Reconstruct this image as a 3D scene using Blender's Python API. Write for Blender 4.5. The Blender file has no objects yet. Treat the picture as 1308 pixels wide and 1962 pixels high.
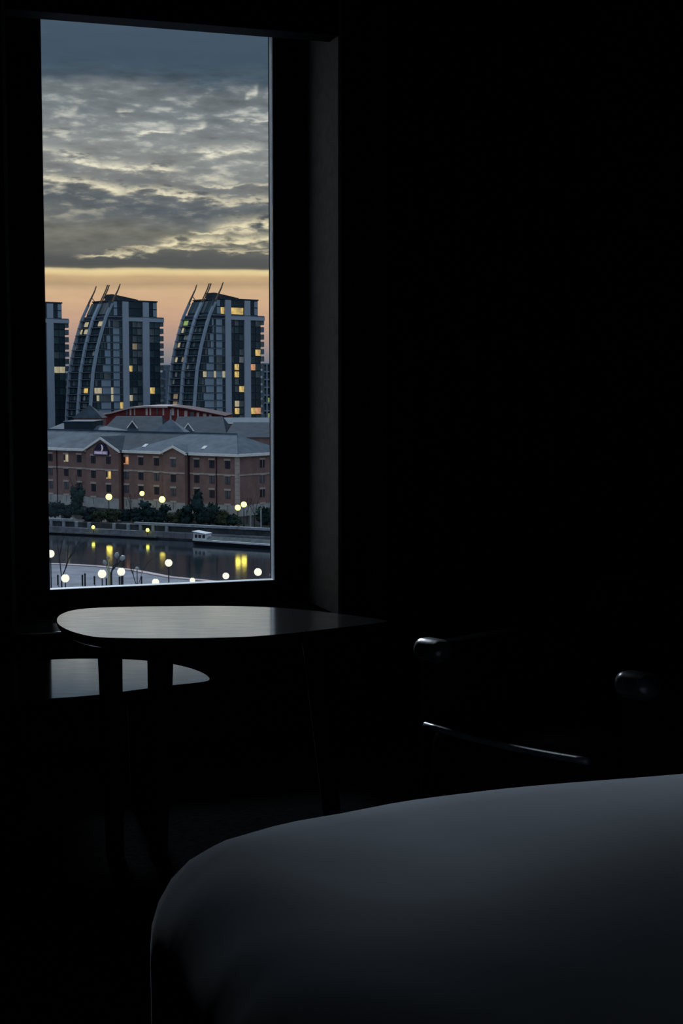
import bpy, bmesh, math, random
from mathutils import Vector, Matrix
random.seed(7)
C = bpy.context.scene.collection
sc = bpy.context.scene
PI = math.pi

# ---------------------------------------------------------------- camera
FPX, CX, CY = 2834.0, 654.0, 981.0
EYE = 1.15
PITCH = math.atan(241.0 / FPX)
cam_d = bpy.data.cameras.new('camera')
cam_d.sensor_width = 36.0
cam_d.lens = FPX / 1962.0 * 36.0
cam_d.clip_start = 0.05
cam_d.clip_end = 6000
cam = bpy.data.objects.new('camera', cam_d)
C.objects.link(cam)
cam.location = (0, 0, EYE)
cam.rotation_euler = (PI / 2 - PITCH, 0, 0)
sc.camera = cam
sc.view_settings.view_transform = 'Standard'
sc.view_settings.look = 'None'
sc.view_settings.exposure = 0.0
sc.view_settings.gamma = 1.0
sc.view_settings.use_curve_mapping = False
_R = Matrix.Rotation(PI / 2 - PITCH, 3, 'X')


def ray(x, y):
    return _R @ Vector(((x - CX) / FPX, (CY - y) / FPX, -1.0))


def at(x, y, d):            # point on the sight line at forward distance d
    r = ray(x, y)
    return Vector((0, 0, EYE)) + r * (d / r.y)


def onz(x, y, z):           # point on the sight line on the level plane z
    r = ray(x, y)
    return Vector((0, 0, EYE)) + r * ((z - EYE) / r.z)


def s2l(c):
    return tuple(((v / 255.0) / 12.92 if v / 255.0 <= 0.04045 else ((v / 255.0 + 0.055) / 1.055) ** 2.4) for v in c)


# wall frame: u runs right along the window wall, p runs out through the window
WA = math.radians(18.87)
UD = Vector((math.cos(WA), math.sin(WA), 0))
PD = Vector((-math.sin(WA), math.cos(WA), 0))


def W(u, p, z):
    return UD * u + PD * p + Vector((0, 0, z))


def onp(x, y, p):           # (u, z) where the sight line meets the plane p
    r = ray(x, y)
    t = p / r.dot(PD)
    q = Vector((0, 0, EYE)) + r * t
    return q.dot(UD), q.z


# ---------------------------------------------------------------- world (dusk sky)
world = bpy.data.worlds.new('dusk_sky')
sc.world = world
world.use_nodes = True
wn = world.node_tree.nodes
wl = world.node_tree.links
wn.clear()


def _lnk(sock, v):
    if isinstance(v, (int, float)):
        sock.default_value = v
    elif isinstance(v, tuple):
        sock.default_value = v
    else:
        wl.new(v, sock)


def M(op, a, b=None, c=None):
    n = wn.new('ShaderNodeMath')
    n.operation = op
    _lnk(n.inputs[0], a)
    if b is not None:
        _lnk(n.inputs[1], b)
    if c is not None:
        _lnk(n.inputs[2], c)
    return n.outputs[0]


def sstep(v, lo, hi):
    n = wn.new('ShaderNodeMapRange')
    n.interpolation_type = 'SMOOTHSTEP'
    _lnk(n.inputs[0], v)
    n.inputs[1].default_value = lo
    n.inputs[2].default_value = hi
    return n.outputs[0]


def wnoise(x, y, z=0.0, detail=4.0, rough=0.55, scale=1.0):
    c = wn.new('ShaderNodeCombineXYZ')
    _lnk(c.inputs[0], x); _lnk(c.inputs[1], y); c.inputs[2].default_value = z
    n = wn.new('ShaderNodeTexNoise')
    n.inputs['Scale'].default_value = scale
    n.inputs['Detail'].default_value = detail
    n.inputs['Roughness'].default_value = rough
    wl.new(c.outputs[0], n.inputs['Vector'])
    return n.outputs['Fac']


def wmix(f, a, b):
    n = wn.new('ShaderNodeMix')
    n.data_type = 'RGBA'
    _lnk(n.inputs[0], f); 
    for s, v in ((n.inputs[6], a), (n.inputs[7], b)):
        if isinstance(v, tuple):
            s.default_value = (*v, 1)
        else:
            wl.new(v, s)
    return n.outputs[2]


tc = wn.new('ShaderNodeTexCoord')
sep = wn.new('ShaderNodeSeparateXYZ')
wl.new(tc.outputs['Generated'], sep.inputs[0])
SX, SY, SZ = sep.outputs
AZ = M('ARCTAN2', SX, SY)
HH = M('MAXIMUM', M('SQRT', M('ADD', M('MULTIPLY', SX, SX), M('MULTIPLY', SY, SY))), 1e-4)
TE = M('DIVIDE', SZ, HH)


def ATp(x, y):
    r = ray(x, y)
    return math.atan2(r.x, r.y), r.z / math.hypot(r.x, r.y)


AM, _ = ATp(305, 300)
# cloud layers drift: slow undulation and a gentle tilt in the middle layers
n_low = wnoise(M('MULTIPLY', AZ, 16.0), M('MULTIPLY', TE, 45.0), 1.3, 3.0)
n_mid = wnoise(M('MULTIPLY', AZ, 30.0), M('MULTIPLY', TE, 120.0), 4.1, 5.0, 0.5)
n_fine = wnoise(M('MULTIPLY', AZ, 85.0), M('MULTIPLY', TE, 260.0), 9.7, 5.0, 0.5)
lay = M('MULTIPLY', sstep(TE, 0.088, 0.115), M('SUBTRACT', 1.0, sstep(TE, 0.15, 0.2)))
tilt = M('MULTIPLY', M('MULTIPLY', M('SUBTRACT', AZ, AM), 0.085), lay)
wob = M('MULTIPLY', M('SUBTRACT', n_low, 0.5), M('MULTIPLY', sstep(TE, 0.07, 0.14), 0.022))
wob2 = M('MULTIPLY', M('SUBTRACT', n_low, 0.5), 0.004)
TW = M('ADD', M('ADD', TE, tilt), M('ADD', wob, wob2))
TMAX = 0.27
ramp = wn.new('ShaderNodeValToRGB')
stops = [(-10, (68, 85, 101)), (40, (71, 89, 105)), (120, (67, 85, 100)), (150, (75, 90, 102)), (170, (112, 119, 124)),
         (205, (121, 128, 132)), (262, (138, 143, 144)), (300, (142, 146, 145)), (336, (133, 136, 135)),
         (362, (116, 120, 122)), (400, (92, 99, 105)), (425, (105, 109, 110)), (450, (118, 118, 110)),
         (480, (108, 108, 103)), (495, (90, 92, 92)), (510, (86, 88, 86)), (515, (112, 108, 96)), (518, (232, 212, 160)),
         (525, (233, 206, 152)), (531, (205, 172, 130)), (545, (188, 159, 124)), (557, (212, 178, 141)), (575, (214, 176, 141)),
         (610, (204, 165, 139)), (650, (178, 150, 139)), (680, (142, 136, 138)), (700, (114, 121, 132)), (738, (100, 112, 125))]
stops = sorted([(max(0.0, ATp(305, y)[1] / TMAX), s2l(c)) for y, c in stops])
el = ramp.color_ramp.elements
while len(el) < len(stops):
    el.new(0.5)
for e, (pos, col) in zip(el, stops):
    e.position = min(pos, 1.0)
    e.color = (*col, 1)
wl.new(M('DIVIDE', TW, TMAX), ramp.inputs[0])
sky = ramp.outputs[0]
# mottled cloud relief
mreg = M('MULTIPLY', sstep(TE, 0.082, 0.1), M('SUBTRACT', 1.0, sstep(TE, 0.2, 0.215)))
mot = M('ADD', M('MULTIPLY', M('SUBTRACT', n_mid, 0.5), 2.0), M('MULTIPLY', M('SUBTRACT', n_fine, 0.5), 1.0))
gain = M('ADD', 1.0, M('MULTIPLY', M('MULTIPLY', mot, 0.6), M('ADD', M('MULTIPLY', mreg, 0.85), 0.15)))
vm = wn.new('ShaderNodeVectorMath'); vm.operation = 'SCALE'
wl.new(sky, vm.inputs[0]); wl.new(gain, vm.inputs['Scale'])
sky = vm.outputs[0]
# sunlit cloud edges: streaks, each at its own azimuth and elevation
streaks = [((470, 184), (494, 172), 8, .75), ((222, 218), (258, 214), 4, .55), ((262, 253), (332, 248), 6, 1.0),
           ((345, 252), (395, 238), 6, .7), ((428, 230), (540, 224), 4, .6), ((368, 292), (498, 283), 7, .9),
           ((60, 282), (130, 292), 7, .5), ((112, 288), (200, 316), 6, .9), ((185, 313), (350, 328), 7, 1.0), ((40, 335), (250, 361), 9, .95),
           ((230, 359), (400, 379), 6, .9), ((370, 379), (560, 386), 6, .6), ((380, 350), (540, 361), 4, .7),
           ((60, 256), (145, 252), 6, .5), ((410, 432), (620, 432), 13, 1.0), ((362, 447), (440, 440), 6, .8),
           ((295, 467), (420, 455), 7, .9), ((400, 459), (600, 456), 8, .9), ((150, 489), (330, 477), 5, .75),
           ((240, 471), (400, 480), 5, .75), ((400, 482), (540, 479), 4, .55), ((120, 214), (150, 206), 5, .35)]
mask = None
jag = M('ADD', M('MULTIPLY', M('SUBTRACT', n_mid, 0.5), 0.018), M('MULTIPLY', M('SUBTRACT', n_fine, 0.5), 0.012))
TJ = M('ADD', TE, jag)
for (p1, p2, w_, k_) in streaks:
    a1, t1 = ATp(*p1); a2, t2 = ATp(*p2)
    q = M('DIVIDE', M('SUBTRACT', AZ, a1), a2 - a1)
    line = M('MULTIPLY_ADD', q, t2 - t1, t1)
    dv = M('DIVIDE', M('SUBTRACT', TJ, line), w_ / FPX)
    g = M('POWER', 2.718, M('MULTIPLY', M('MULTIPLY', dv, dv), -1.0))
    ends = M('MULTIPLY', sstep(q, -0.12, 0.2), M('SUBTRACT', 1.0, sstep(q, 0.8, 1.12)))
    m = M('MULTIPLY', M('MULTIPLY', g, ends), k_)
    mask = m if mask is None else M('MAXIMUM', mask, m)
brk = sstep(M('ADD', M('MULTIPLY', n_fine, 0.6), M('MULTIPLY', n_mid, 0.4)), 0.36, 0.58)
rnd_reg = M('MULTIPLY', sstep(TE, 0.1, 0.13), M('SUBTRACT', 1.0, sstep(TE, 0.18, 0.205)))
rnd = M('MULTIPLY', M('MULTIPLY', sstep(M('ADD', M('MULTIPLY', n_fine, 0.5), M('MULTIPLY', n_mid, 0.5)), 0.5, 0.7), rnd_reg), 0.5)
mask = M('MINIMUM', M('MAXIMUM', M('MULTIPLY', mask, brk), rnd), 1.0)
cream = wmix(sstep(TE, 0.09, 0.19), s2l((252, 238, 196)), s2l((238, 237, 222)))
sky = wmix(M('MULTIPLY', mask, 0.97), sky, cream)
# the dusk overcast goes on overhead, paler blue-grey away from the sunset
over = wmix(n_low, (0.33, 0.42, 0.54), (0.42, 0.50, 0.62))
sky = wmix(sstep(TE, 0.25, 1.1), sky, over)
rear = M('SUBTRACT', 1.0, sstep(SY, -0.45, 0.35))
low_rear = wmix(sstep(TE, 0.0, 0.5), (0.27, 0.33, 0.42), over)
sky = wmix(rear, sky, low_rear)
sky = wmix(sstep(SZ, -0.02, 0.0), (0.06, 0.07, 0.08), sky)
bg = wn.new('ShaderNodeBackground')
wl.new(sky, bg.inputs[0])
bg.inputs[1].default_value = 1.0
wo = wn.new('ShaderNodeOutputWorld')
wl.new(bg.outputs[0], wo.inputs[0])

# ---------------------------------------------------------------- added soft sun lamp, lifts the light on bed and chair
sun_d = bpy.data.lights.new('fill_sun', 'SUN')
sun_d.energy = 2.4
sun_d.angle = math.radians(6)
sun_d.color = (0.76, 0.87, 1.0)
sun = bpy.data.objects.new('fill_sun', sun_d)
C.objects.link(sun)
SUN_EL, SUN_AZ = math.radians(26.4), math.radians(3.6)      # azimuth right of the window's outward normal
_to = (PD * math.cos(SUN_AZ) + UD * math.sin(SUN_AZ)) * math.cos(SUN_EL) + Vector((0, 0, math.sin(SUN_EL)))
sun.rotation_euler = _to.to_track_quat('Z', 'Y').to_euler()
sun.location = _to * 30

# ---------------------------------------------------------------- window opening, measured on the frame's room face
PG = 5.00                    # glass plane
PW = 4.66                    # room face of the wall
PF = 4.985                   # room face of the window frame
_c = [onp(81, 37, PF), onp(526, 72, PF), onp(524.5, 1114, PF), onp(91, 1133, PF)]
U0, U1 = (_c[0][0] + _c[3][0]) / 2, (_c[1][0] + _c[2][0]) / 2
Z0, Z1 = (_c[2][1] + _c[3][1]) / 2, (_c[0][1] + _c[1][1]) / 2
UR = onp(648, 900, PW)[0] + 0.012    # room edge of the right reveal
UL = U0 - 0.16
ZPEL = (onp(81, 37, PW + .085)[1] + onp(526, 72, PW + .085)[1]) / 2      # underside of the blind cassette
Z1 += 0.03
ZR0, ZR1 = onp(100, 1208, PW)[1], Z1 + 0.10
portal = bpy.data.lights.new('window_portal', 'AREA')
portal.shape = 'RECTANGLE'
portal.size = U1 - U0
portal.size_y = Z1 - Z0
portal.cycles.is_portal = True
po = bpy.data.objects.new('window_portal', portal)
C.objects.link(po)
po.location = W((U0 + U1) / 2, PG + 0.06, (Z0 + Z1) / 2)
po.rotation_euler = Matrix((UD, Vector((0, 0, 1)), PD)).transposed().to_euler()


# ---------------------------------------------------------------- helpers
class MB:
    def __init__(s):
        s.v = []; s.f = []

    def add(s, vs, fs):
        o = len(s.v)
        s.v += [tuple(v) for v in vs]
        s.f += [tuple(i + o for i in f) for f in fs]
        return s

    def hexa(s, p):          # 8 points: bottom four ccw, top four ccw
        return s.add(p, [(3, 2, 1, 0), (4, 5, 6, 7), (0, 1, 5, 4), (1, 2, 6, 5), (2, 3, 7, 6), (3, 0, 4, 7)])

    def box(s, x0, x1, y0, y1, z0, z1):
        return s.hexa([(x0, y0, z0), (x1, y0, z0), (x1, y1, z0), (x0, y1, z0), (x0, y0, z1), (x1, y0, z1), (x1, y1, z1), (x0, y1, z1)])

    def wbox(s, u0, u1, p0, p1, z0, z1):
        return s.hexa([W(u0, p0, z0), W(u1, p0, z0), W(u1, p1, z0), W(u0, p1, z0), W(u0, p0, z1), W(u1, p0, z1), W(u1, p1, z1), W(u0, p1, z1)])

    def extr(s, poly, vec):
        n = len(poly); vec = Vector(vec)
        a = [Vector(p) for p in poly]
        s.add(a + [p + vec for p in a], [tuple(range(n - 1, -1, -1)), tuple(range(n, 2 * n))] + [(i, (i + 1) % n, n + (i + 1) % n, n + i) for i in range(n)])
        return s

    def rings(s, rs, cap=True):
        n = len(rs[0]); o = len(s.v)
        for r in rs:
            s.v += [tuple(p) for p in r]
        for k in range(len(rs) - 1):
            for i in range(n):
                j = (i + 1) % n
                s.f.append((o + k * n + i, o + k * n + j, o + (k + 1) * n + j, o + (k + 1) * n + i))
        if cap:
            s.f.append(tuple(o + i for i in range(n - 1, -1, -1)))
            s.f.append(tuple(o + (len(rs) - 1) * n + i for i in range(n)))
        return s

    def tube(s, pts, rad, n=8, cap=True):
        pts = [Vector(p) for p in pts]
        rs = []
        ref = Vector((0.31, 0.17, 0.93))
        for i, p in enumerate(pts):
            t = (pts[min(i + 1, len(pts) - 1)] - pts[max(i - 1, 0)]).normalized()
            if abs(t.dot(ref)) > 0.98:
                ref = Vector((1, 0, 0))
            a = t.cross(ref).normalized(); b = t.cross(a)
            r = rad[i] if isinstance(rad, (list, tuple)) else rad
            rs.append([p + a * math.cos(2 * PI * k / n) * r + b * math.sin(2 * PI * k / n) * r for k in range(n)])
        return s.rings(rs, cap)

    def lathe(s, prof, n=16, c=(0, 0, 0)):
        c = Vector(c)
        return s.rings([[c + Vector((r * math.cos(2 * PI * k / n), r * math.sin(2 * PI * k / n), z)) for k in range(n)] for r, z in prof])

    def ball(s, c, r, n=14, m=9, sz=1.0):
        return s.lathe([(max(1e-3, r * math.sin(PI * i / m)), -r * sz * math.cos(PI * i / m)) for i in range(m + 1)], n, c)


_mesh_cache = {}


def mesh_of(name, mb, mat, smooth=False):
    me = bpy.data.meshes.new(name)
    me.from_pydata(mb.v, [], mb.f)
    bm = bmesh.new(); bm.from_mesh(me)
    bmesh.ops.recalc_face_normals(bm, faces=bm.faces)
    bm.to_mesh(me); bm.free()
    me.materials.append(mat)
    if smooth:
        me.polygons.foreach_set('use_smooth', [True] * len(me.polygons))
    me.update()
    return me


def part(name, mb, mat, parent=None, label=None, smooth=False):
    me = mb if isinstance(mb, bpy.types.Mesh) else mesh_of(name, mb, mat, smooth)
    o = bpy.data.objects.new(name, me)
    C.objects.link(o)
    if parent is not None:
        o.parent = parent
    if label:
        o['label'] = label
    return o


def thing(name, label, cat, loc=(0, 0, 0), rz=0.0, group=None):
    o = bpy.data.objects.new(name, None)
    o.empty_display_size = 0.2
    C.objects.link(o)
    o.location = loc
    o.rotation_euler = (0, 0, rz)
    tag(o, label, cat, group)
    return o


def tag(o, label, cat, group=None, kind=None):
    o['label'] = label
    o['category'] = cat
    if group:
        o['group'] = group
    if kind:
        o['kind'] = kind
    return o


def struct(name, mb, mat, label, cat, smooth=False):
    o = part(name, mb, mat, None, None, smooth)
    return tag(o, label, cat, None, 'structure')


def bevel(o, w, seg=3, angle=0.6):
    m = o.modifiers.new('soft_edges', 'BEVEL')
    m.width = w; m.segments = seg; m.limit_method = 'ANGLE'; m.angle_limit = angle
    o.data.polygons.foreach_set('use_smooth', [True] * len(o.data.polygons))
    return o


def mat(name, col, rough=0.7, var=0.25, scale=3.0, spec=0.3, metal=0.0, stretch=(1, 1, 1), bump=0.0, bscale=None, col2=None, detail=4.0, coord='Object'):
    m = bpy.data.materials.new(name)
    m.use_nodes = True
    nt = m.node_tree
    b = nt.nodes['Principled BSDF']
    b.inputs['Roughness'].default_value = rough
    b.inputs['Metallic'].default_value = metal
    b.inputs['Specular IOR Level'].default_value = spec
    t = nt.nodes.new('ShaderNodeTexCoord')
    mp = nt.nodes.new('ShaderNodeMapping')
    mp.inputs['Scale'].default_value = stretch
    nt.links.new(t.outputs[coord], mp.inputs[0])
    n = nt.nodes.new('ShaderNodeTexNoise')
    n.inputs['Scale'].default_value = scale
    n.inputs['Detail'].default_value = detail
    nt.links.new(mp.outputs[0], n.inputs['Vector'])
    r = nt.nodes.new('ShaderNodeValToRGB')
    r.color_ramp.elements[0].position = 0.3
    r.color_ramp.elements[1].position = 0.7
    c2 = col2 or tuple(min(1, v * (1 + var)) for v in col)
    c1 = tuple(v * (1 - var) for v in col) if col2 is None else col
    r.color_ramp.elements[0].color = (*c1, 1)
    r.color_ramp.elements[1].color = (*c2, 1)
    nt.links.new(n.outputs['Fac'], r.inputs[0])
    nt.links.new(r.outputs[0], b.inputs['Base Color'])
    if bump:
        bn = nt.nodes.new('ShaderNodeTexNoise')
        bn.inputs['Scale'].default_value = bscale or scale * 6
        bn.inputs['Detail'].default_value = 5
        nt.links.new(mp.outputs[0], bn.inputs['Vector'])
        bp = nt.nodes.new('ShaderNodeBump')
        bp.inputs['Strength'].default_value = bump
        nt.links.new(bn.outputs['Fac'], bp.inputs['Height'])
        nt.links.new(bp.outputs[0], b.inputs['Normal'])
    return m


def emit(name, col, k=1.0, var=0.15, scale=2.0):
    m = bpy.data.materials.new(name)
    m.use_nodes = True
    nt = m.node_tree
    b = nt.nodes['Principled BSDF']
    b.inputs['Base Color'].default_value = (0.3, 0.28, 0.22, 1)
    b.inputs['Emission Color'].default_value = (*col, 1)
    n = nt.nodes.new('ShaderNodeTexNoise')
    n.inputs['Scale'].default_value = scale
    t = nt.nodes.new('ShaderNodeTexCoord')
    nt.links.new(t.outputs['Object'], n.inputs['Vector'])
    mr = nt.nodes.new('ShaderNodeMapRange')
    mr.inputs[1].default_value = 0.3; mr.inputs[2].default_value = 0.7
    mr.inputs[3].default_value = k * (1 - var); mr.inputs[4].default_value = k * (1 + var)
    nt.links.new(n.outputs['Fac'], mr.inputs[0])
    nt.links.new(mr.outputs[0], b.inputs['Emission Strength'])
    return m


def lacquer(name, c1, c2, stretch, facing=0.9, rough=0.06):
    """polished wood: dark grain under a hard gloss coat that mirrors at grazing angles"""
    m = bpy.data.materials.new(name)
    m.use_nodes = True
    nt = m.node_tree; nd = nt.nodes
    b = nd['Principled BSDF']; out = nd['Material Output']
    t = nd.new('ShaderNodeTexCoord'); mp = nd.new('ShaderNodeMapping')
    mp.inputs['Scale'].default_value = stretch
    nt.links.new(t.outputs['Object'], mp.inputs[0])
    n = nd.new('ShaderNodeTexNoise'); n.inputs['Scale'].default_value = 6; n.inputs['Detail'].default_value = 6
    nt.links.new(mp.outputs[0], n.inputs['Vector'])
    r = nd.new('ShaderNodeValToRGB')
    r.color_ramp.elements[0].position = 0.35; r.color_ramp.elements[1].position = 0.65
    r.color_ramp.elements[0].color = (*c1, 1); r.color_ramp.elements[1].color = (*c2, 1)
    nt.links.new(n.outputs['Fac'], r.inputs[0]); nt.links.new(r.outputs[0], b.inputs['Base Color'])
    b.inputs['Roughness'].default_value = 0.6
    b.inputs['Specular IOR Level'].default_value = 0.0
    g = nd.new('ShaderNodeBsdfGlossy'); g.inputs['Roughness'].default_value = rough
    gr = nd.new('ShaderNodeValToRGB')
    gr.color_ramp.elements[0].position = 0.35; gr.color_ramp.elements[1].position = 0.7
    gr.color_ramp.elements[0].color = (0.86, 0.88, 0.9, 1); gr.color_ramp.elements[1].color = (1, 1, 1, 1)
    nt.links.new(n.outputs['Fac'], gr.inputs[0]); nt.links.new(gr.outputs[0], g.inputs['Color'])
    lw = nd.new('ShaderNodeLayerWeight'); lw.inputs['Blend'].default_value = 0.5
    p = nd.new('ShaderNodeMath'); p.operation = 'POWER'; p.inputs[1].default_value = 1.2
    nt.links.new(lw.outputs['Facing'], p.inputs[0])
    k = nd.new('ShaderNodeMath'); k.operation = 'MULTIPLY_ADD'; k.inputs[1].default_value = facing; k.inputs[2].default_value = 0.04
    k.use_clamp = True
    nt.links.new(p.outputs[0], k.inputs[0])
    mx = nd.new('ShaderNodeMixShader')
    nt.links.new(k.outputs[0], mx.inputs[0]); nt.links.new(b.outputs[0], mx.inputs[1]); nt.links.new(g.outputs[0], mx.inputs[2])
    nt.links.new(mx.outputs[0], out.inputs[0])
    return m


def glass_pane(name):
    m = bpy.data.materials.new(name)
    m.use_nodes = True
    nt = m.node_tree; nd = nt.nodes
    nd.remove(nd['Principled BSDF'])
    tr = nd.new('ShaderNodeBsdfTransparent'); tr.inputs[0].default_value = (0.985, 0.99, 0.99, 1)
    g = nd.new('ShaderNodeBsdfGlossy'); g.inputs['Roughness'].default_value = 0.02
    fr = nd.new('ShaderNodeFresnel'); fr.inputs[0].default_value = 1.3
    mx = nd.new('ShaderNodeMixShader')
    nt.links.new(fr.outputs[0], mx.inputs[0]); nt.links.new(tr.outputs[0], mx.inputs[1]); nt.links.new(g.outputs[0], mx.inputs[2])
    nt.links.new(mx.outputs[0], nd['Material Output'].inputs[0])
    return m


def smoothclosed(pts, k=6):
    out = []
    n = len(pts)
    for i in range(n):
        p0, p1, p2, p3 = (Vector(pts[(i + j - 1) % n]) for j in range(4))
        for s in range(k):
            t = s / k
            out.append(0.5 * ((2 * p1) + (p2 - p0) * t + (2 * p0 - 5 * p1 + 4 * p2 - p3) * t * t + (3 * p1 - p0 - 3 * p2 + p3) * t ** 3))
    return out


# ---------------------------------------------------------------- materials
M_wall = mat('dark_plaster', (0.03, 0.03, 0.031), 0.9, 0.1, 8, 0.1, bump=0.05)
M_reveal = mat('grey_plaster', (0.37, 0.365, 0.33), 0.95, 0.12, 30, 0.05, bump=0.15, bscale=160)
M_ceil = mat('ceiling_paint', (0.08, 0.08, 0.08), 0.95, 0.05, 6, 0.1)
M_carpet = mat('dark_carpet', (0.006, 0.006, 0.0065), 1.0, 0.3, 60, 0.0, bump=0.3)
M_frame = mat('black_window_frame', (0.012, 0.012, 0.013), 0.7, 0.15, 20, 0.1)
M_bead = mat('pale_edge_halo', (0.55, 0.6, 0.64), 0.6, 0.1, 20, 0.2)  # pale strips put the bright halo at the pane edge into colour
M_sillmat = mat('dark_sill', (0.012, 0.012, 0.012), 0.9, 0.15, 20, 0.05)
M_nose = mat('sill_nosing_metal', (0.62, 0.63, 0.64), 0.22, 0.05, 20, 0.5, metal=1.0)
M_glass = glass_pane('window_glass')
M_table = lacquer('polished_dark_wood', (0.030, 0.010, 0.005), (0.055, 0.020, 0.010), (2.0, 9.0, 1.0), 1.2, 0.10)
M_table2 = lacquer('polished_walnut', (0.026, 0.012, 0.008), (0.05, 0.024, 0.014), (2.0, 9.0, 1.0), 0.85, 0.07)
M_leg = mat('dark_table_leg', (0.008, 0.006, 0.005), 0.6, 0.3, 12, 0.15)
M_leather = mat('black_leather', (0.006, 0.007, 0.008), 0.6, 0.3, 30, 0.12, bump=0.25, bscale=70)
M_piping = mat('highlight_piping', (0.11, 0.13, 0.15), 0.34, 0.5, 25, 0.6, bump=0.3, bscale=90)  # paler than the seat, to carry the highlight along its front edge
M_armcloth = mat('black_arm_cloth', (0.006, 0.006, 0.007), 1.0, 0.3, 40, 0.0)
M_cap = mat('highlight_leather', (0.05, 0.06, 0.065), 0.28, 0.5, 40, 0.6, bump=0.3, bscale=60)  # paler, shinier tone puts the arm highlights into the colour
M_chairleg = mat('chair_leg_wood', (0.012, 0.008, 0.006), 0.5, 0.2, 10, 0.2)
M_curtain = mat('dark_curtain_cloth', (0.016, 0.016, 0.018), 0.95, 0.2, 40, 0.05)
M_duvet = mat('pale_blue_grey_duvet', (0.30, 0.335, 0.38), 0.95, 0.06, 5, 0.0, bump=0.3, bscale=26)
_b = M_duvet.node_tree.nodes['Principled BSDF']
_b.inputs['Sheen Weight'].default_value = 0.35
_b.inputs['Sheen Roughness'].default_value = 0.4
M_sheet = mat('bed_base_cloth', (0.03, 0.03, 0.035), 0.95, 0.1, 30, 0.05)
M_rail = mat('curtain_rail_metal', (0.03, 0.03, 0.03), 0.5, 0.1, 10, 0.3)

# ---------------------------------------------------------------- room shell
UA, UB, PA = -1.7, 3.9, -2.4
ZC = 2.62
TH = 0.42
mb = MB()
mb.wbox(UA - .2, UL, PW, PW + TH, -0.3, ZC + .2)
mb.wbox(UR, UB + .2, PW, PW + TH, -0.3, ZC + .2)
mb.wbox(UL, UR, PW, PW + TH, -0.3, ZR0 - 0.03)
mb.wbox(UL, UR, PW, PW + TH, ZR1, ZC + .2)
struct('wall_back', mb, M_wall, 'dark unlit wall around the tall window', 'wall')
# plaster lining of the window recess
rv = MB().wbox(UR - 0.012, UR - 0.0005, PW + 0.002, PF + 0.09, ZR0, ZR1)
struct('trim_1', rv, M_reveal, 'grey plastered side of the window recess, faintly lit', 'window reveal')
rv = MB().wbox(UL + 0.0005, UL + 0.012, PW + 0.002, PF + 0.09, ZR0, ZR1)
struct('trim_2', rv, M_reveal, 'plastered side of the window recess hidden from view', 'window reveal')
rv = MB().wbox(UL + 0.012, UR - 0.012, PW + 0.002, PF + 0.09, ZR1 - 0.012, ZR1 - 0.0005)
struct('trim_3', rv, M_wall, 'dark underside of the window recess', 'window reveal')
sill = thing('window_sill', 'dark window sill with a thin shiny front edge', 'sill')
sill['kind'] = 'structure'
part('sill_board', MB().wbox(UL + .001, UR - .001, PW - 0.015, PF + 0.09, ZR0 - 0.029, ZR0 - 0.002), M_sillmat, sill)
nose = MB()
rr = []
for u in (UL + .001, UR - .0125):
    rr.append([W(u, PW - 0.016 - 0.013 * math.sin(a) , ZR0 - 0.015 + 0.013 * math.cos(a)) for a in [PI * i / 10 for i in range(11)]])
nose.rings(rr)
part('nosing', nose, M_nose, sill, 'thin shiny metal edge', True)
struct('wall_left', MB().wbox(UA - .2, UA, PA - .2, PW, -0.3, ZC + .2), M_wall, 'dark side wall out of the frame', 'wall')
struct('wall_right', MB().wbox(UB, UB + .2, PA - .2, PW, -0.3, ZC + .2), M_wall, 'dark side wall behind the armchair', 'wall')
struct('wall_front', MB().wbox(UA, UB, PA - .2, PA, -0.3, ZC + .2), M_wall, 'dark wall behind the bed head', 'wall')
struct('ceiling', MB().wbox(UA, UB, PA, PW, ZC, ZC + .2), M_ceil, 'dark unlit ceiling', 'ceiling')
struct('floor', MB().wbox(UA, UB, PA, PW, -0.3, 0), M_carpet, 'dark carpeted floor in shadow', 'floor')
struct('baseboard_back', MB().wbox(UA, UB, PW - 0.018, PW - 0.0005, 0.0, 0.11), M_wall, 'dark skirting board under the window', 'baseboard')

# window unit: frame, beads and glass
win = thing('window_1', 'tall window with a black frame looking over the quays', 'window')
win['kind'] = 'structure'
FO = 0.011
fl, fr_, fb, ft = UL + .012, UR - .0125, ZR0 + .0005, ZR1 - .0125
part('frame_rail', MB().wbox(fl, fr_, PF, PG + .05, Z1, ft), M_frame, win)
part('frame_rail', MB().wbox(fl, fr_, PF, PG + .05, fb, Z0), M_frame, win)
part('frame_stile', MB().wbox(fl, U0, PF, PG + .05, Z0, Z1), M_frame, win)
part('frame_stile', MB().wbox(U1, fr_, PF, PG + .05, Z0, Z1), M_frame, win)
bt = 0.005
part('edge_halo_strip', MB().wbox(U0, U1, PG - .012, PG + .03, Z1 - bt * .6, Z1), M_bead, win)
part('edge_halo_strip', MB().wbox(U0, U1, PG - .012, PG + .03, Z0, Z0 + bt), M_bead, win)
part('edge_halo_strip', MB().wbox(U0, U0 + .002, PG - .012, PG + .03, Z0 + bt, Z1 - bt), M_bead, win)
part('edge_halo_strip', MB().wbox(U1 - .002, U1, PG - .012, PG + .03, Z0 + bt, Z1 - bt), M_bead, win)
part('pane', MB().wbox(U0 + .002, U1 - .002, PG - .003, PG + .003, Z0 + bt, Z1 - bt * .6), M_glass, win)


bc_ = thing('roller_blind', 'rolled-up dark blind in its cassette across the head of the window', 'blind', W((UL + UR) / 2, PW, ZPEL), WA)
bw2 = (UR - UL) / 2 - .014
part('cassette', MB().box(-bw2, bw2, -.01, .085, 0, ZR1 - ZPEL - .014), M_frame, bc_)
part('blind_roll', MB().tube([(-bw2 + .01, .13, .1), (bw2 - .01, .13, .1)], .04, 14), M_curtain, bc_, None, True)

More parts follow.
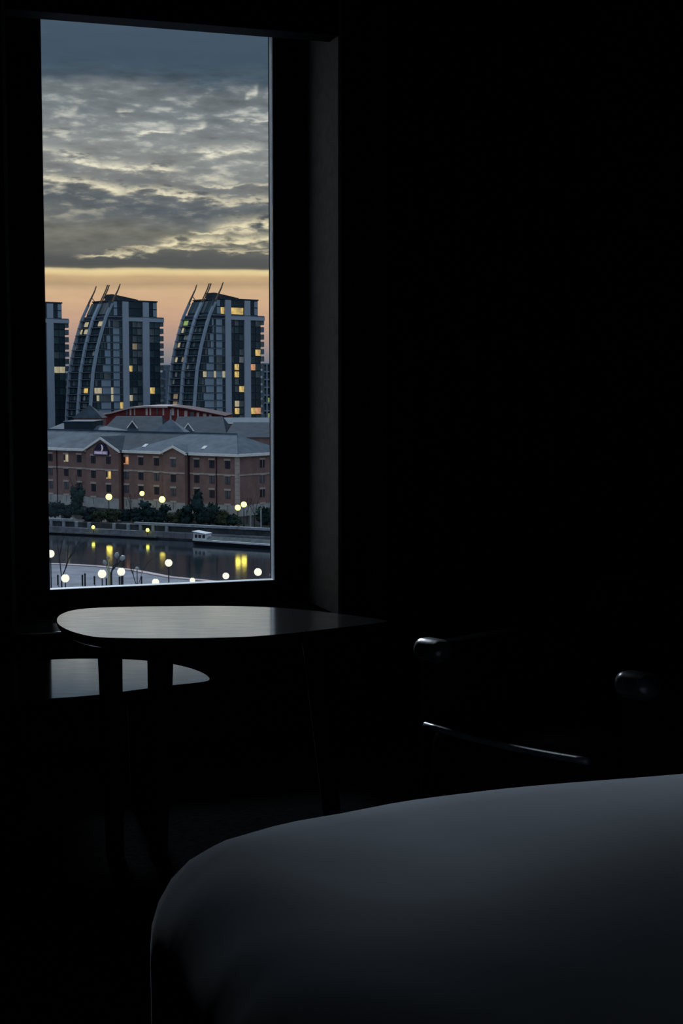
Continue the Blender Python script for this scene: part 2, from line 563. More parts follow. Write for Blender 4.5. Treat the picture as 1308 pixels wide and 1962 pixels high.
# curtain right of the window
def curtain(name, u0, u1, label, seedv):
    cu = thing(name, label, 'curtain', W((u0 + u1) / 2, PW - .1, 0))
    random.seed(seedv)
    n = 90
    front, back = [], []
    ph = random.random() * 6
    for i in range(n + 1):
        u = u0 + (u1 - u0) * i / n
        s = math.sin(ph + i * 0.55 + 0.8 * math.sin(i * 0.13)) * 0.035
        front.append((u, PW - .11 + s)); back.append((u, PW - .106 + s))
    loc = Vector(cu.location)
    rs = []
    for z, k in ((0.03, 1.0), (0.8, 0.97), (1.6, 0.9), (2.3, 0.8), (2.42, 0.7)):
        ring = []
        for (u, p) in front:
            ring.append(W(u, PW - .11 + (p - PW + .11) * k, z) - loc)
        for (u, p) in reversed(back):
            ring.append(W(u, PW - .106 + (p - PW + .106) * k, z) - loc)
        rs.append(ring)
    part('cloth', MB().rings(rs), M_curtain, cu, None, True)
    return cu


curtain('curtain', UR + .06, UR + .85, 'dark heavy curtain drawn back, hanging right of the window', 3)
rail = MB().tube([W(UL - .75, PW - .11, 2.47), W(UR + .95, PW - .11, 2.47)], 0.014, 10)
for u in (UL - .6, (UL + UR) / 2, UR + .8):
    rail.wbox(u - .012, u + .012, PW - .11, PW - .001, 2.462, 2.478)
tag(part('curtain_rail', rail, M_rail, None, None, True), 'dark curtain rail above the window in shadow', 'curtain rail')


# ---------------------------------------------------------------- tables
def pebble(name, px, z, th, m, parent_loc, par, k=6):
    # a lacquered top sheet over a matt undercut edge
    ol = smoothclosed([onz(x, y, z) for x, y in px], k)
    cen = sum(ol, Vector()) / len(ol)
    o = Vector(parent_loc)
    prof = [(1.0, -0.004), (0.996, -0.001), (0.985, 0.0)]
    low = [(0.94, -th), (0.975, -th * .75), (0.995, -th * .35)]
    rs = [[cen + (p - cen) * s + Vector((0, 0, dz)) - o for p in ol] for s, dz in low + prof[:1]]
    rt = [[cen + (p - cen) * s + Vector((0, 0, dz)) - o for p in ol] for s, dz in ((.9995, -.0039), (.9985, -.0008), (.996, 0.0))]
    tp = part(name, MB().rings(rt), m, par)
    part('undercut_edge', MB().rings(rs), M_leg, tp, None, True)
    return tp


def flatten_caps(o):
    for p in o.data.polygons:
        p.use_smooth = len(p.vertices) == 4


def tleg(par, base, top, r0, r1, o):
    o = Vector(o)
    n = 5
    pts = [Vector(base).lerp(Vector(top), i / n) - o for i in range(n + 1)]
    rs = []
    for i, p in enumerate(pts):
        r = r0 + (r1 - r0) * i / n
        rs.append([p + Vector((math.cos(a) * r, math.sin(a) * r, 0)) for a in [2 * PI * k / 14 for k in range(14)]])
    return part('leg', MB().rings(rs), M_leg, par, None, True)


ZT1, ZT2 = 0.55, 0.385
t1c = onz(400, 1190, 0.55); t1c.z = 0
t1 = thing('side_table', 'taller dark wooden pebble-shaped table whose top mirrors the window', 'table', t1c, 0, 'pair of pebble tables')
top = pebble('tabletop', [(108, 1190), (113, 1179), (135, 1170), (175, 1165), (250, 1162.5), (330, 1161.5), (420, 1161), (510, 1163), (590, 1169),
                          (660, 1177), (712, 1184), (743, 1189.5), (715, 1195), (640, 1204), (560, 1213), (490, 1219), (410, 1222), (320, 1223), (235, 1222.5),
                          (180, 1220), (140, 1211), (116, 1200)], ZT1, 0.03, M_table, t1c, t1, 4)
flatten_caps(top)


def leg_at(px, d, z):
    q = at(px, 1300, d)
    return Vector((q.x, q.y, z))


tleg(t1, leg_at(216, 3.545, 0), leg_at(211, 3.60, ZT1 - .028), 0.022, 0.031, t1c)
tleg(t1, leg_at(300, 3.545, 0), leg_at(308, 3.60, ZT1 - .028), 0.022, 0.033, t1c)
tleg(t1, leg_at(640, 3.72, 0), leg_at(600, 3.70, ZT1 - .028), 0.022, 0.031, t1c)
t2c = onz(110, 1300, ZT2); t2c.z = 0
t2 = thing('side_table', 'lower dark wooden table tucked behind the legs of the taller one', 'table', t2c, 0, 'pair of pebble tables')
top = pebble('tabletop', [(402, 1302), (394, 1292), (368, 1281), (330, 1272), (283, 1266), (235, 1263), (150, 1262), (75, 1265), (0, 1272), (-90, 1283), (-160, 1296),
                          (-185, 1312), (-150, 1330), (-80, 1340), (0, 1342), (100, 1338), (190, 1331), (260, 1322), (330, 1313), (385, 1307)], ZT2, 0.026, M_table2, t2c, t2, 4)
flatten_caps(top)
tleg(t2, leg_at(-120, 3.70, 0), leg_at(-110, 3.75, ZT2 - .024), 0.02, 0.026, t2c)
tleg(t2, leg_at(40, 4.02, 0), leg_at(40, 3.98, ZT2 - .024), 0.02, 0.026, t2c)
tleg(t2, leg_at(262, 3.98, 0), leg_at(260, 3.94, ZT2 - .024), 0.02, 0.026, t2c)

# ---------------------------------------------------------------- armchair
al = onz(822, 1229, 0.62); ar = onz(1214, 1294, 0.62)
ex = (ar - al); cw = ex.length; ex.normalize()
eb = Vector((-ex.y, ex.x, 0))
chc = (al + ar) / 2 + eb * 0.30; chc.z = 0
ch = thing('armchair', 'black leather armchair angled towards the bed, paler caps for the highlights on its arms', 'armchair', chc, math.atan2(ex.y, ex.x))
HW = cw / 2


def rrect(x0, x1, z0, z1, r, n=5):
    out = []
    for cx, cz, a0 in ((x1 - r, z1 - r, 0), (x0 + r, z1 - r, PI / 2), (x0 + r, z0 + r, PI), (x1 - r, z0 + r, 1.5 * PI)):
        for i in range(n + 1):
            a = a0 + PI / 2 * i / n
            out.append((cx + r * math.cos(a), cz + r * math.sin(a)))
    return out


def padded(x0, x1, y0, y1, z0, z1, r, ny=6, crown=0.0):
    rs = []
    ys = [(y0, r * .9), (y0 + r * .25, r * .4), (y0 + r * .8, 0.0)] + [(y0 + r + (y1 - y0 - 2 * r) * i / ny, 0) for i in range(1, ny)] + [(y1 - r * .8, 0.0), (y1 - r * .25, r * .4), (y1, r * .9)]
    for y, ins in ys:
        rs.append([(x, y, z + crown * math.sin(PI * (y - y0) / (y1 - y0)) * (1 if z > (z0 + z1) / 2 else 0)) for x, z in rrect(x0 + ins, x1 - ins, z0 + ins, z1 - ins, max(r - ins, 0.004))])
    return MB().rings(rs)


for s in (-1, 1):
    arm = part('armrest', padded(s * HW - .04, s * HW + .04, -0.30, 0.30, 0.20, 0.616, 0.032, crown=0.0), M_armcloth, ch, None, True)
    part('arm_highlight_cap', padded(s * HW - .042, s * HW + .042, -0.318, -0.26, 0.575, 0.624, 0.022, ny=2), M_cap, arm, 'paler shiny cap added for the highlight on the arm front', True)
cush = padded(-HW + .045, HW - .045, -0.37, 0.24, 0.31, 0.465, 0.045, crown=0.0)
seat = part('seat_cushion', cush, M_armcloth, ch, None, True)
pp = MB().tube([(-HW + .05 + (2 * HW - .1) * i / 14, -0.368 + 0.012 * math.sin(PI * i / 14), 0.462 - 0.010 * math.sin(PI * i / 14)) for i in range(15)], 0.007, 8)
part('piping', pp, M_piping, seat, 'paler shiny seam carrying the highlight along the seat front', True)
part('base_frame', padded(-HW + .041, HW - .041, -0.33, 0.29, 0.15, 0.312, 0.02), M_armcloth, ch, None, True)
rs = []
for y, z0, z1 in ((0.24, 0.2, 0.68), (0.27, 0.2, 0.715), (0.33, 0.2, 0.715), (0.36, 0.2, 0.68)):
    rs.append([(x, y + (z - .2) * .12, z) for x, z in rrect(-HW - .04, HW + .04, z0, z1, 0.06)])
part('backrest', MB().rings(rs), M_armcloth, ch, None, True)
for sx in (-1, 1):
    for y in (-0.27, 0.30):
        part('leg', MB().tube([(sx * HW, y, 0), (sx * HW, y, 0.16)], [0.016, 0.024], 10), M_chairleg, ch, None, True)

# ---------------------------------------------------------------- bed
ZB = 0.63
bed_l, bed_far = 0.325, 1.72
bed_r, bed_near = 1.95, -0.42
bc = W((bed_l + bed_r) / 2, (bed_far + bed_near) / 2, 0)
bed = thing('bed', 'bed with a pale blue-grey cover, its rounded corner catching the window light', 'bed', bc, WA)
hu, hp = (bed_r - bed_l) / 2, (bed_far - bed_near) / 2
NU, NP = 90, 110
random.seed(5)


def bedsurf(i, j):
    """soft cover: a crowned top that rolls over the edges and hangs down the sides"""
    s = -1.0 + 2.0 * i / NU
    t = -1.0 + 2.0 * j / NP
    # pull sample points so many fall on the rounded rim
    su = math.copysign(1 - (1 - abs(s)) ** 1.25, s)
    tu = math.copysign(1 - (1 - abs(t)) ** 1.25, t)
    R = 0.105
    drop = 0.34
    L = lambda q, h: (abs(q) * (h + R * 0.57 + drop))

    def roll(q, h):
        a = L(q, h)
        flat = h - R
        if a <= flat:
            return a, 0.0, 0.0
        arc = R * PI / 2
        if a <= flat + arc:
            th = (a - flat) / R
            return flat + R * math.sin(th), R * (1 - math.cos(th)), 0.0
        return h, R + (a - flat - arc), 1.0
    xu, du, _ = roll(su, hu)
    yp, dp, _ = roll(tu, hp)
    # rounded plan corner
    cr = 0.10
    ax, ay = xu - (hu - cr), yp - (hp - cr)
    if ax > 0 and ay > 0:
        ln = math.hypot(ax, ay)
        mx = max(ax, ay)
        ax, ay = ax * mx / ln, ay * mx / ln
        xu, yp = hu - cr + ax, hp - cr + ay
    x = math.copysign(xu, su); y = math.copysign(yp, tu)
    d = max(du, dp) if (du > 0.3 * R or dp > 0.3 * R) else math.hypot(du, dp)
    d = (du ** 3 + dp ** 3) ** (1 / 3.0)
    d = min(d, ZB - 0.16)
    # crown: puffs towards the window-side edge, settles towards the sleeper
    z = ZB - d
    pw = (y + hp) / (2 * hp)
    if d < 0.35:
        dd = max(0.0, hp - .17 - y)
        z += 0.028 - (0.36 * dd * dd if dd < .7 else 0.1764 + 0.30 * (dd - .7) * math.exp(-(dd - .7) * 1.6))
        z -= 0.048 * math.exp(-(x + hu) / 0.22)
        # gathers fanning from the left edge
        e = math.exp(-((x + hu - .1) / 0.20) ** 2)
        z += 0.004 * e * math.sin(y * 52 + x * 40 + 1.3 * math.sin(y * 19)) * min(1, d * 18 + .25)
        z += 0.002 * math.sin(x * 9 + y * 5.0) + 0.003 * math.sin(y * 17 - x * 6)
    return (x, y, z)


mb = MB()
for j in range(NP + 1):
    for i in range(NU + 1):
        mb.v.append(bedsurf(i, j))
for j in range(NP):
    for i in range(NU):
        a = j * (NU + 1) + i
        mb.f.append((a, a + 1, a + NU + 2, a + NU + 1))
part('duvet', mb, M_duvet, bed, None, True)
part('mattress', MB().box(-hu + .06, hu - .06, -hp + .06, hp - .06, 0.26, 0.36), M_sheet, bed)
part('bed_base', MB().box(-hu + .05, hu - .05, -hp + .05, hp - .05, 0.06, 0.26), M_sheet, bed)
for sx in (-1, 1):
    for sy in (-1, 1):
        part('leg', MB().box(sx * (hu - .12) - .03, sx * (hu - .12) + .03, sy * (hp - .12) - .03, sy * (hp - .12) + .03, 0, 0.06), M_chairleg, bed)

# ================================================================ the world outside
ZGR = EYE - 24.0             # quayside level
ZWA = EYE - 25.1             # water level
M_ground = mat('dark_ground', (0.045, 0.05, 0.05), 0.95, 0.3, 0.2, 0.1)
M_prom = mat('pale_paving', (0.20, 0.215, 0.26), 0.9, 0.25, 0.35, 0.15, bump=0.1)
M_quay = mat('quay_stone', (0.15, 0.165, 0.19), 0.9, 0.25, 0.8, 0.1, bump=0.1)
M_quaywall = mat('dark_quay_wall', (0.05, 0.06, 0.07), 0.9, 0.4, 0.6, 0.1)
M_pier = mat('pale_concrete', (0.25, 0.29, 0.33), 0.9, 0.2, 1.5, 0.1)
M_brick = mat('red_brown_brick', (0.205, 0.138, 0.132), 0.95, 0.25, 0.5, 0.05, col2=(0.29, 0.19, 0.172), bump=0.1, bscale=12)
M_stone = mat('pale_stone_band', (0.46, 0.41, 0.37), 0.9, 0.15, 1.0, 0.05)
M_plinth = mat('pale_stone_plinth', (0.40, 0.42, 0.42), 0.9, 0.2, 0.6, 0.05)
M_fascia = mat('pale_eaves_board', (0.88, 0.9, 0.88), 0.8, 0.1, 1.0, 0.1)
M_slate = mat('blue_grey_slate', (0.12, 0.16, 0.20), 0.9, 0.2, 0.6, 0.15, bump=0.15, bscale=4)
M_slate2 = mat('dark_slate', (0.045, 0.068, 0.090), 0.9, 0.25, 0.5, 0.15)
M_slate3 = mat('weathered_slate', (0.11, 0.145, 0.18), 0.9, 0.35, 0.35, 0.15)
M_plant = mat('dark_plant_deck', (0.022, 0.04, 0.055), 0.85, 0.2, 0.5, 0.15)
M_pane = mat('dark_window_glass', (0.018, 0.022, 0.035), 0.35, 0.4, 0.4, 0.25)
M_paneg = mat('curtained_window_glass', (0.09, 0.10, 0.12), 0.45, 0.35, 1.3, 0.25)
M_litp = emit('lit_window_warm', (1.0, 0.66, 0.16), 0.55, 0.6, 1.2)
M_lito = emit('lit_window_orange', (1.0, 0.42, 0.16), 0.5, 0.4, 1.2)
M_litc = emit('cream_window_sky_glow', (0.8, 0.68, 0.42), 0.42, 0.3, 1.0)
M_litd = emit('lit_window_dim', (0.55, 0.36, 0.20), 0.25, 0.4, 0.6)
M_litg = emit('lit_window_green', (0.45, 0.65, 0.12), 0.42, 0.4, 1.0)
M_white = mat('pale_blue_render', (0.38, 0.46, 0.55), 0.8, 0.07, 0.15, 0.15)
M_rib = mat('pale_steel_rib', (0.34, 0.43, 0.53), 0.7, 0.08, 0.2, 0.2)
M_panel = mat('light_tower_panel', (0.27, 0.37, 0.46), 0.6, 0.15, 0.3, 0.3)
M_core = mat('dark_tower_body', (0.035, 0.052, 0.072), 0.6, 0.35, 0.12, 0.2)
M_slab = mat('tower_floor_edge', (0.13, 0.18, 0.23), 0.8, 0.15, 0.3, 0.1)
M_tglass = mat('tower_dark_glazing', (0.022, 0.045, 0.065), 0.4, 0.5, 0.25, 0.3)
M_tglass2 = mat('tower_teal_glazing', (0.05, 0.095, 0.11), 0.4, 0.4, 0.25, 0.3)
M_tglass3 = mat('tower_grey_glazing', (0.13, 0.16, 0.17), 0.5, 0.4, 0.35, 0.3)
M_tglass4 = mat('tower_cream_blind', (0.42, 0.43, 0.38), 0.7, 0.3, 0.6, 0.1)
M_mast = mat('brown_mast', (0.16, 0.12, 0.09), 0.7, 0.15, 0.5, 0.2)
M_red = mat('red_cladding', (0.20, 0.045, 0.045), 0.8, 0.25, 0.3, 0.1)
M_redd = mat('dark_red_roof_edge', (0.075, 0.03, 0.035), 0.8, 0.2, 0.4, 0.1)
M_pinkp = mat('pale_pinkish_panel', (0.48, 0.40, 0.40), 0.8, 0.2, 0.3, 0.1)
M_haze = mat('hazy_far_block', (0.17, 0.22, 0.28), 0.95, 0.12, 0.05, 0.0)  # distance haze mixed into the block colours
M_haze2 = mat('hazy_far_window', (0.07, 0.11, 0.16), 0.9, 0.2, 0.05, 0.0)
M_navy = mat('navy_sign_board', (0.030, 0.024, 0.060), 0.6, 0.1, 1.0, 0.2)
M_moon = emit('sign_moon_glow', (0.45, 0.50, 0.62), 0.45, 0.1)
M_violet = emit('sign_band_glow', (0.14, 0.12, 0.30), 0.55, 0.1)
M_letter = emit('sign_letter_glow', (0.45, 0.42, 0.62), 0.6, 0.05)
M_pipe = mat('dark_downpipe', (0.035, 0.018, 0.03), 0.7, 0.1, 1.0, 0.1)
M_leaf = mat('dark_evergreen_leaves', (0.020, 0.045, 0.048), 0.9, 0.5, 0.6, 0.1)
M_leaf2 = mat('olive_leaves', (0.045, 0.062, 0.040), 0.9, 0.45, 0.6, 0.1)
M_bark = mat('dark_bark', (0.03, 0.032, 0.036), 0.95, 0.3, 3, 0.05)
M_post = mat('dark_lamp_post', (0.03, 0.035, 0.04), 0.6, 0.2, 2, 0.2)
M_globe = emit('near_lamp_glow', (0.95, 0.93, 0.76), 1.05, 0.03)
M_globef = emit('far_lamp_glow', (6.0, 4.9, 0.66), 1.0, 0.03)
M_globes = emit('small_lamp_glow', (3.2, 3.2, 0.4), 1.0, 0.03)
M_shade = mat('grey_lamp_head', (0.32, 0.38, 0.40), 0.5, 0.15, 3, 0.3)
M_streak = mat('yellow_lamp_reflection', (0.42, 0.42, 0.26), 0.6, 0.15, 2, 0.2)  # yellow of a lamp's water reflection, painted onto mast pieces
M_hull = mat('dark_boat_hull', (0.008, 0.012, 0.02), 0.5, 0.2, 1, 0.3)
M_boatw = mat('pale_boat_paint', (0.58, 0.62, 0.66), 0.6, 0.12, 1.5, 0.2)
M_cover = mat('grey_green_boat_cover', (0.16, 0.19, 0.19), 0.9, 0.2, 1, 0.1)

# ---------------------------------------------------------------- water and ground
wm = bpy.data.materials.new('dock_water')
wm.use_nodes = True
nt = wm.node_tree
b = nt.nodes['Principled BSDF']
b.inputs['Base Color'].default_value = (0.012, 0.02, 0.028, 1)
b.inputs['Roughness'].default_value = 0.075
b.inputs['IOR'].default_value = 1.33
tcw = nt.nodes.new('ShaderNodeTexCoord')
hh = None
for sc_, st in ((0.55, 0.6), (1.9, 0.4)):
    mpw = nt.nodes.new('ShaderNodeMapping'); mpw.inputs['Scale'].default_value = (sc_, sc_ * 1.6, 1); mpw.inputs['Rotation'].default_value = (0, 0, 0.25)
    nt.links.new(tcw.outputs['Object'], mpw.inputs[0])
    nw = nt.nodes.new('ShaderNodeTexNoise'); nw.inputs['Scale'].default_value = 1.0; nw.inputs['Detail'].default_value = 3
    nt.links.new(mpw.outputs[0], nw.inputs['Vector'])
    mm = nt.nodes.new('ShaderNodeMath'); mm.operation = 'MULTIPLY'; mm.inputs[1].default_value = st
    nt.links.new(nw.outputs['Fac'], mm.inputs[0])
    if hh is None:
        hh = mm.outputs[0]
    else:
        ad = nt.nodes.new('ShaderNodeMath'); ad.operation = 'ADD'
        nt.links.new(hh, ad.inputs[0]); nt.links.new(mm.outputs[0], ad.inputs[1]); hh = ad.outputs[0]
bw = nt.nodes.new('ShaderNodeBump'); bw.inputs['Strength'].default_value = 0.2; bw.inputs['Distance'].default_value = 0.05
nt.links.new(hh, bw.inputs['Height']); nt.links.new(bw.outputs[0], b.inputs['Normal'])
wtr = MB().add([(-420, 120, ZWA), (420, 120, ZWA), (420, 420, ZWA), (-420, 420, ZWA)], [(0, 1, 2, 3)])
struct('water', wtr, wm, 'dark dock water between the two quays, streaked with lamp reflections', 'water')


def gxy(x, y, z=None):
    q = onz(x, y, ZGR if z is None else z)
    return q.x, q.y


q0, q1, q2 = gxy(92, 1009.5), gxy(365, 1022), gxy(525, 1030.5)
qd = Vector((q2[0] - q0[0], q2[1] - q0[1], 0)).normalized()      # along the far quay edge
qn = Vector((-qd.y, qd.x, 0))
Q0 = Vector((q0[0], q0[1], 0))


def Q(s, t, z):              # s along the far quay from its left end in view, t away from the water
    return Q0 + qd * s + qn * t + Vector((0, 0, z))


QL = (Vector((q2[0], q2[1], 0)) - Q0).length
far = [Q(-330, 0.35, ZGR), Q(360, 0.35, ZGR), Q(360, 0.35, ZGR) + Vector((900, 3600, 0)), Q(-330, 0.35, ZGR) + Vector((-1500, 3600, 0))]
struct('ground', MB().extr([p - Vector((0, 0, 3)) for p in far], (0, 0, 3)), M_ground, 'dark ground of the far quayside and city', 'ground')
fw = MB()
fw.hexa([Q(-330, .0, ZWA - 1), Q(360, .0, ZWA - 1), Q(360, .36, ZWA - 1), Q(-330, .36, ZWA - 1), Q(-330, .0, ZGR - .75), Q(360, .0, ZGR - .75), Q(360, .36, ZGR - .75), Q(-330, .36, ZGR - .75)])
struct('trim_4', fw, M_quaywall, 'dark wet lower wall of the far quay', 'quay wall')
cp = thing('quay_edge', 'pale stone edge running along the far quay above the water', 'quay edge')
cp['kind'] = 'structure'
for k in range(-14, 26):     # coping blocks
    a, e = k * 2.1 + .02, k * 2.1 + 2.08
    t0 = -.12 + random.uniform(-.02, .02)
    part('coping_stone', MB().hexa([Q(a, t0, ZGR - .85), Q(e, t0, ZGR - .85), Q(e, 1.2, ZGR - .85), Q(a, 1.2, ZGR - .85), Q(a, t0, ZGR + .06), Q(e, t0, ZGR + .06), Q(e, 1.2, ZGR + .06), Q(a, 1.2, ZGR + .06)]), M_quay, cp)
lg = thing('landing_ledge', 'low ledge just above the water below the pale quay edge', 'ledge')
lg['kind'] = 'structure'
part('ledge_slab', MB().hexa([Q(-30, -.7, ZWA + .25), Q(22, -.7, ZWA + .25), Q(22, 0, ZWA + .25), Q(-30, 0, ZWA + .25), Q(-30, -.7, ZWA + .5), Q(22, -.7, ZWA + .5), Q(22, 0, ZWA + .5), Q(-30, 0, ZWA + .5)]), M_quay, lg)
# parapet: piers, dark infill rail and lengths of coping
pq = thing('parapet', 'low parapet of square pale piers with lengths of pale coping along the far quay', 'parapet')


def s_of(px):                # distance along the quay at the column px
    r = ray(px, 1000)
    nrm = Vector((r.y, -r.x, 0))
    base = Q(0, 1.6, 0)
    return -base.dot(nrm) / qd.dot(nrm)


for px in (75, 99, 123, 147, 171, 219, 246, 270, 294, 320):
    s_ = s_of(px)
    part('pier', MB().hexa([Q(s_ - .27, 1.35, ZGR), Q(s_ + .27, 1.35, ZGR), Q(s_ + .27, 1.9, ZGR), Q(s_ - .27, 1.9, ZGR),
                            Q(s_ - .27, 1.35, ZGR + .95), Q(s_ + .27, 1.35, ZGR + .95), Q(s_ + .27, 1.9, ZGR + .95), Q(s_ - .27, 1.9, ZGR + .95)]), M_pier, pq)


def bar(s0, s1, t0, t1, z0, z1):
    return MB().hexa([Q(s0, t0, z0), Q(s1, t0, z0), Q(s1, t1, z0), Q(s0, t1, z0), Q(s0, t0, z1), Q(s1, t0, z1), Q(s1, t1, z1), Q(s0, t1, z1)])


for a, e in ((60, 138), (258, 300), (300, 380), (380, 455), (458, 560)):
    part('coping', bar(s_of(a), s_of(e), 1.3, 2.0, ZGR + .95, ZGR + 1.35), M_pier, pq)
part('infill', bar(s_of(40), s_of(575), 1.7, 1.85, ZGR, ZGR + .9), M_quaywall, pq)
# near promenade
npts = [gxy(-60, 1079), gxy(60, 1080), gxy(120, 1081), gxy(190, 1085), gxy(262, 1093), gxy(330, 1106), gxy(430, 1116), gxy(560, 1126)]
npoly = [(-260, 200)] + npts + [(240, 150), (240, 12), (-260, 12)]
struct('promenade', MB().extr([(x, y, ZGR - 3) for x, y in npoly], (0, 0, 3)), M_prom, 'pale paved promenade on the near side of the dock', 'pavement')
for i in range(len(npts) - 1):
    (xa, ya), (xb, yb) = npts[i], npts[i + 1]
kb = MB()
for i in range(len(npts) - 1):
    a = Vector((*npts[i], ZGR)); e = Vector((*npts[i + 1], ZGR)); d = (e - a).normalized(); n_ = Vector((-d.y, d.x, 0))
    kb.hexa([a - n_ * .9, e - n_ * .9, e + n_ * .05, a + n_ * .05] + [v + Vector((0, 0, .12)) for v in (a - n_ * .9, e - n_ * .9, e + n_ * .05, a + n_ * .05)])
struct('kerb', kb, M_pinkp, 'pinkish stone kerb along the near edge of the dock', 'kerb')

# ---------------------------------------------------------------- three sail-fronted towers
TD = 595.0
PM = FPX / TD
PHI = math.radians(50)
CA, SB = math.cos(PHI) * PM, math.sin(PHI) * PM
prof_px = [(854, 0), (784, 3.2), (714, 8.6), (668, 16.5), (635, 24.5), (610, 31.5), (593, 38.5), (579, 44), (551, 56)]


def curve_b(z):
    y = 854 - z * PM
    for (y0, x0), (y1, x1) in zip(prof_px, prof_px[1:]):
        if y1 <= y <= y0:
            return (x0 + (x1 - x0) * (y - y0) / (y1 - y0)) / SB
    return prof_px[-1][1] / SB


AW = 56 / CA
BB = (304 - 181) / SB
FH = 2.93
NFL = 17
BZ = lambda px: (px - 181) / SB          # b of a feature on the side wall of the middle tower
LIT = [(172, 746, 1), (184, 747, 1), (197, 745, 3), (197, 758, 3), (221, 745, 3), (221, 758, 3), (237, 772, 1), (252, 705, 1), (253, 759, 3),
       (292, 745, 1), (199, 619, 3), (166, 622, 3), (165, 635, 3), (153, 635, 3), (258, 664, 4), (221, 700, 4),  # cream glows at upper left stand in for sky behind the balconies
       (344, 633, 3), (491, 677, 1), (458, 707, 1), (456, 719, 1), (487, 707, 2), (483, 707, 2), (459, 748, 1), (457, 779, 3), (455, 790, 1), (483, 789, 1), (492, 789, 2),
       (396, 718, 3), (416, 720, 3), (431, 719, 3), (427, 598, 1), (450, 602, 1), (456, 602, 1), (335, 762, 4), (334, 775, 4), (355, 620, 5), (352, 620, 5),
       (340, 660, 3), (335, 692, 3), (350, 692, 4), (107, 704, 3), (107, 716, 1), (115, 704, 3), (115, 716, 1)]
LITM = {1: M_litp, 2: M_lito, 3: M_litc, 4: M_litd, 5: M_litg}


def unit_mesh(name, m):
    key = (name, m.name)
    if key not in _mesh_cache:
        _mesh_cache[key] = mesh_of(name, MB().box(-.5, .5, -.5, .5, -.5, .5), m)
    return _mesh_cache[key]


def unit(name, m, par, c, size, rot=(0, 0, 0)):
    o = bpy.data.objects.new(name, unit_mesh(name, m))
    C.objects.link(o)
    o.parent = par
    o.location = c; o.scale = size; o.rotation_euler = rot
    return o


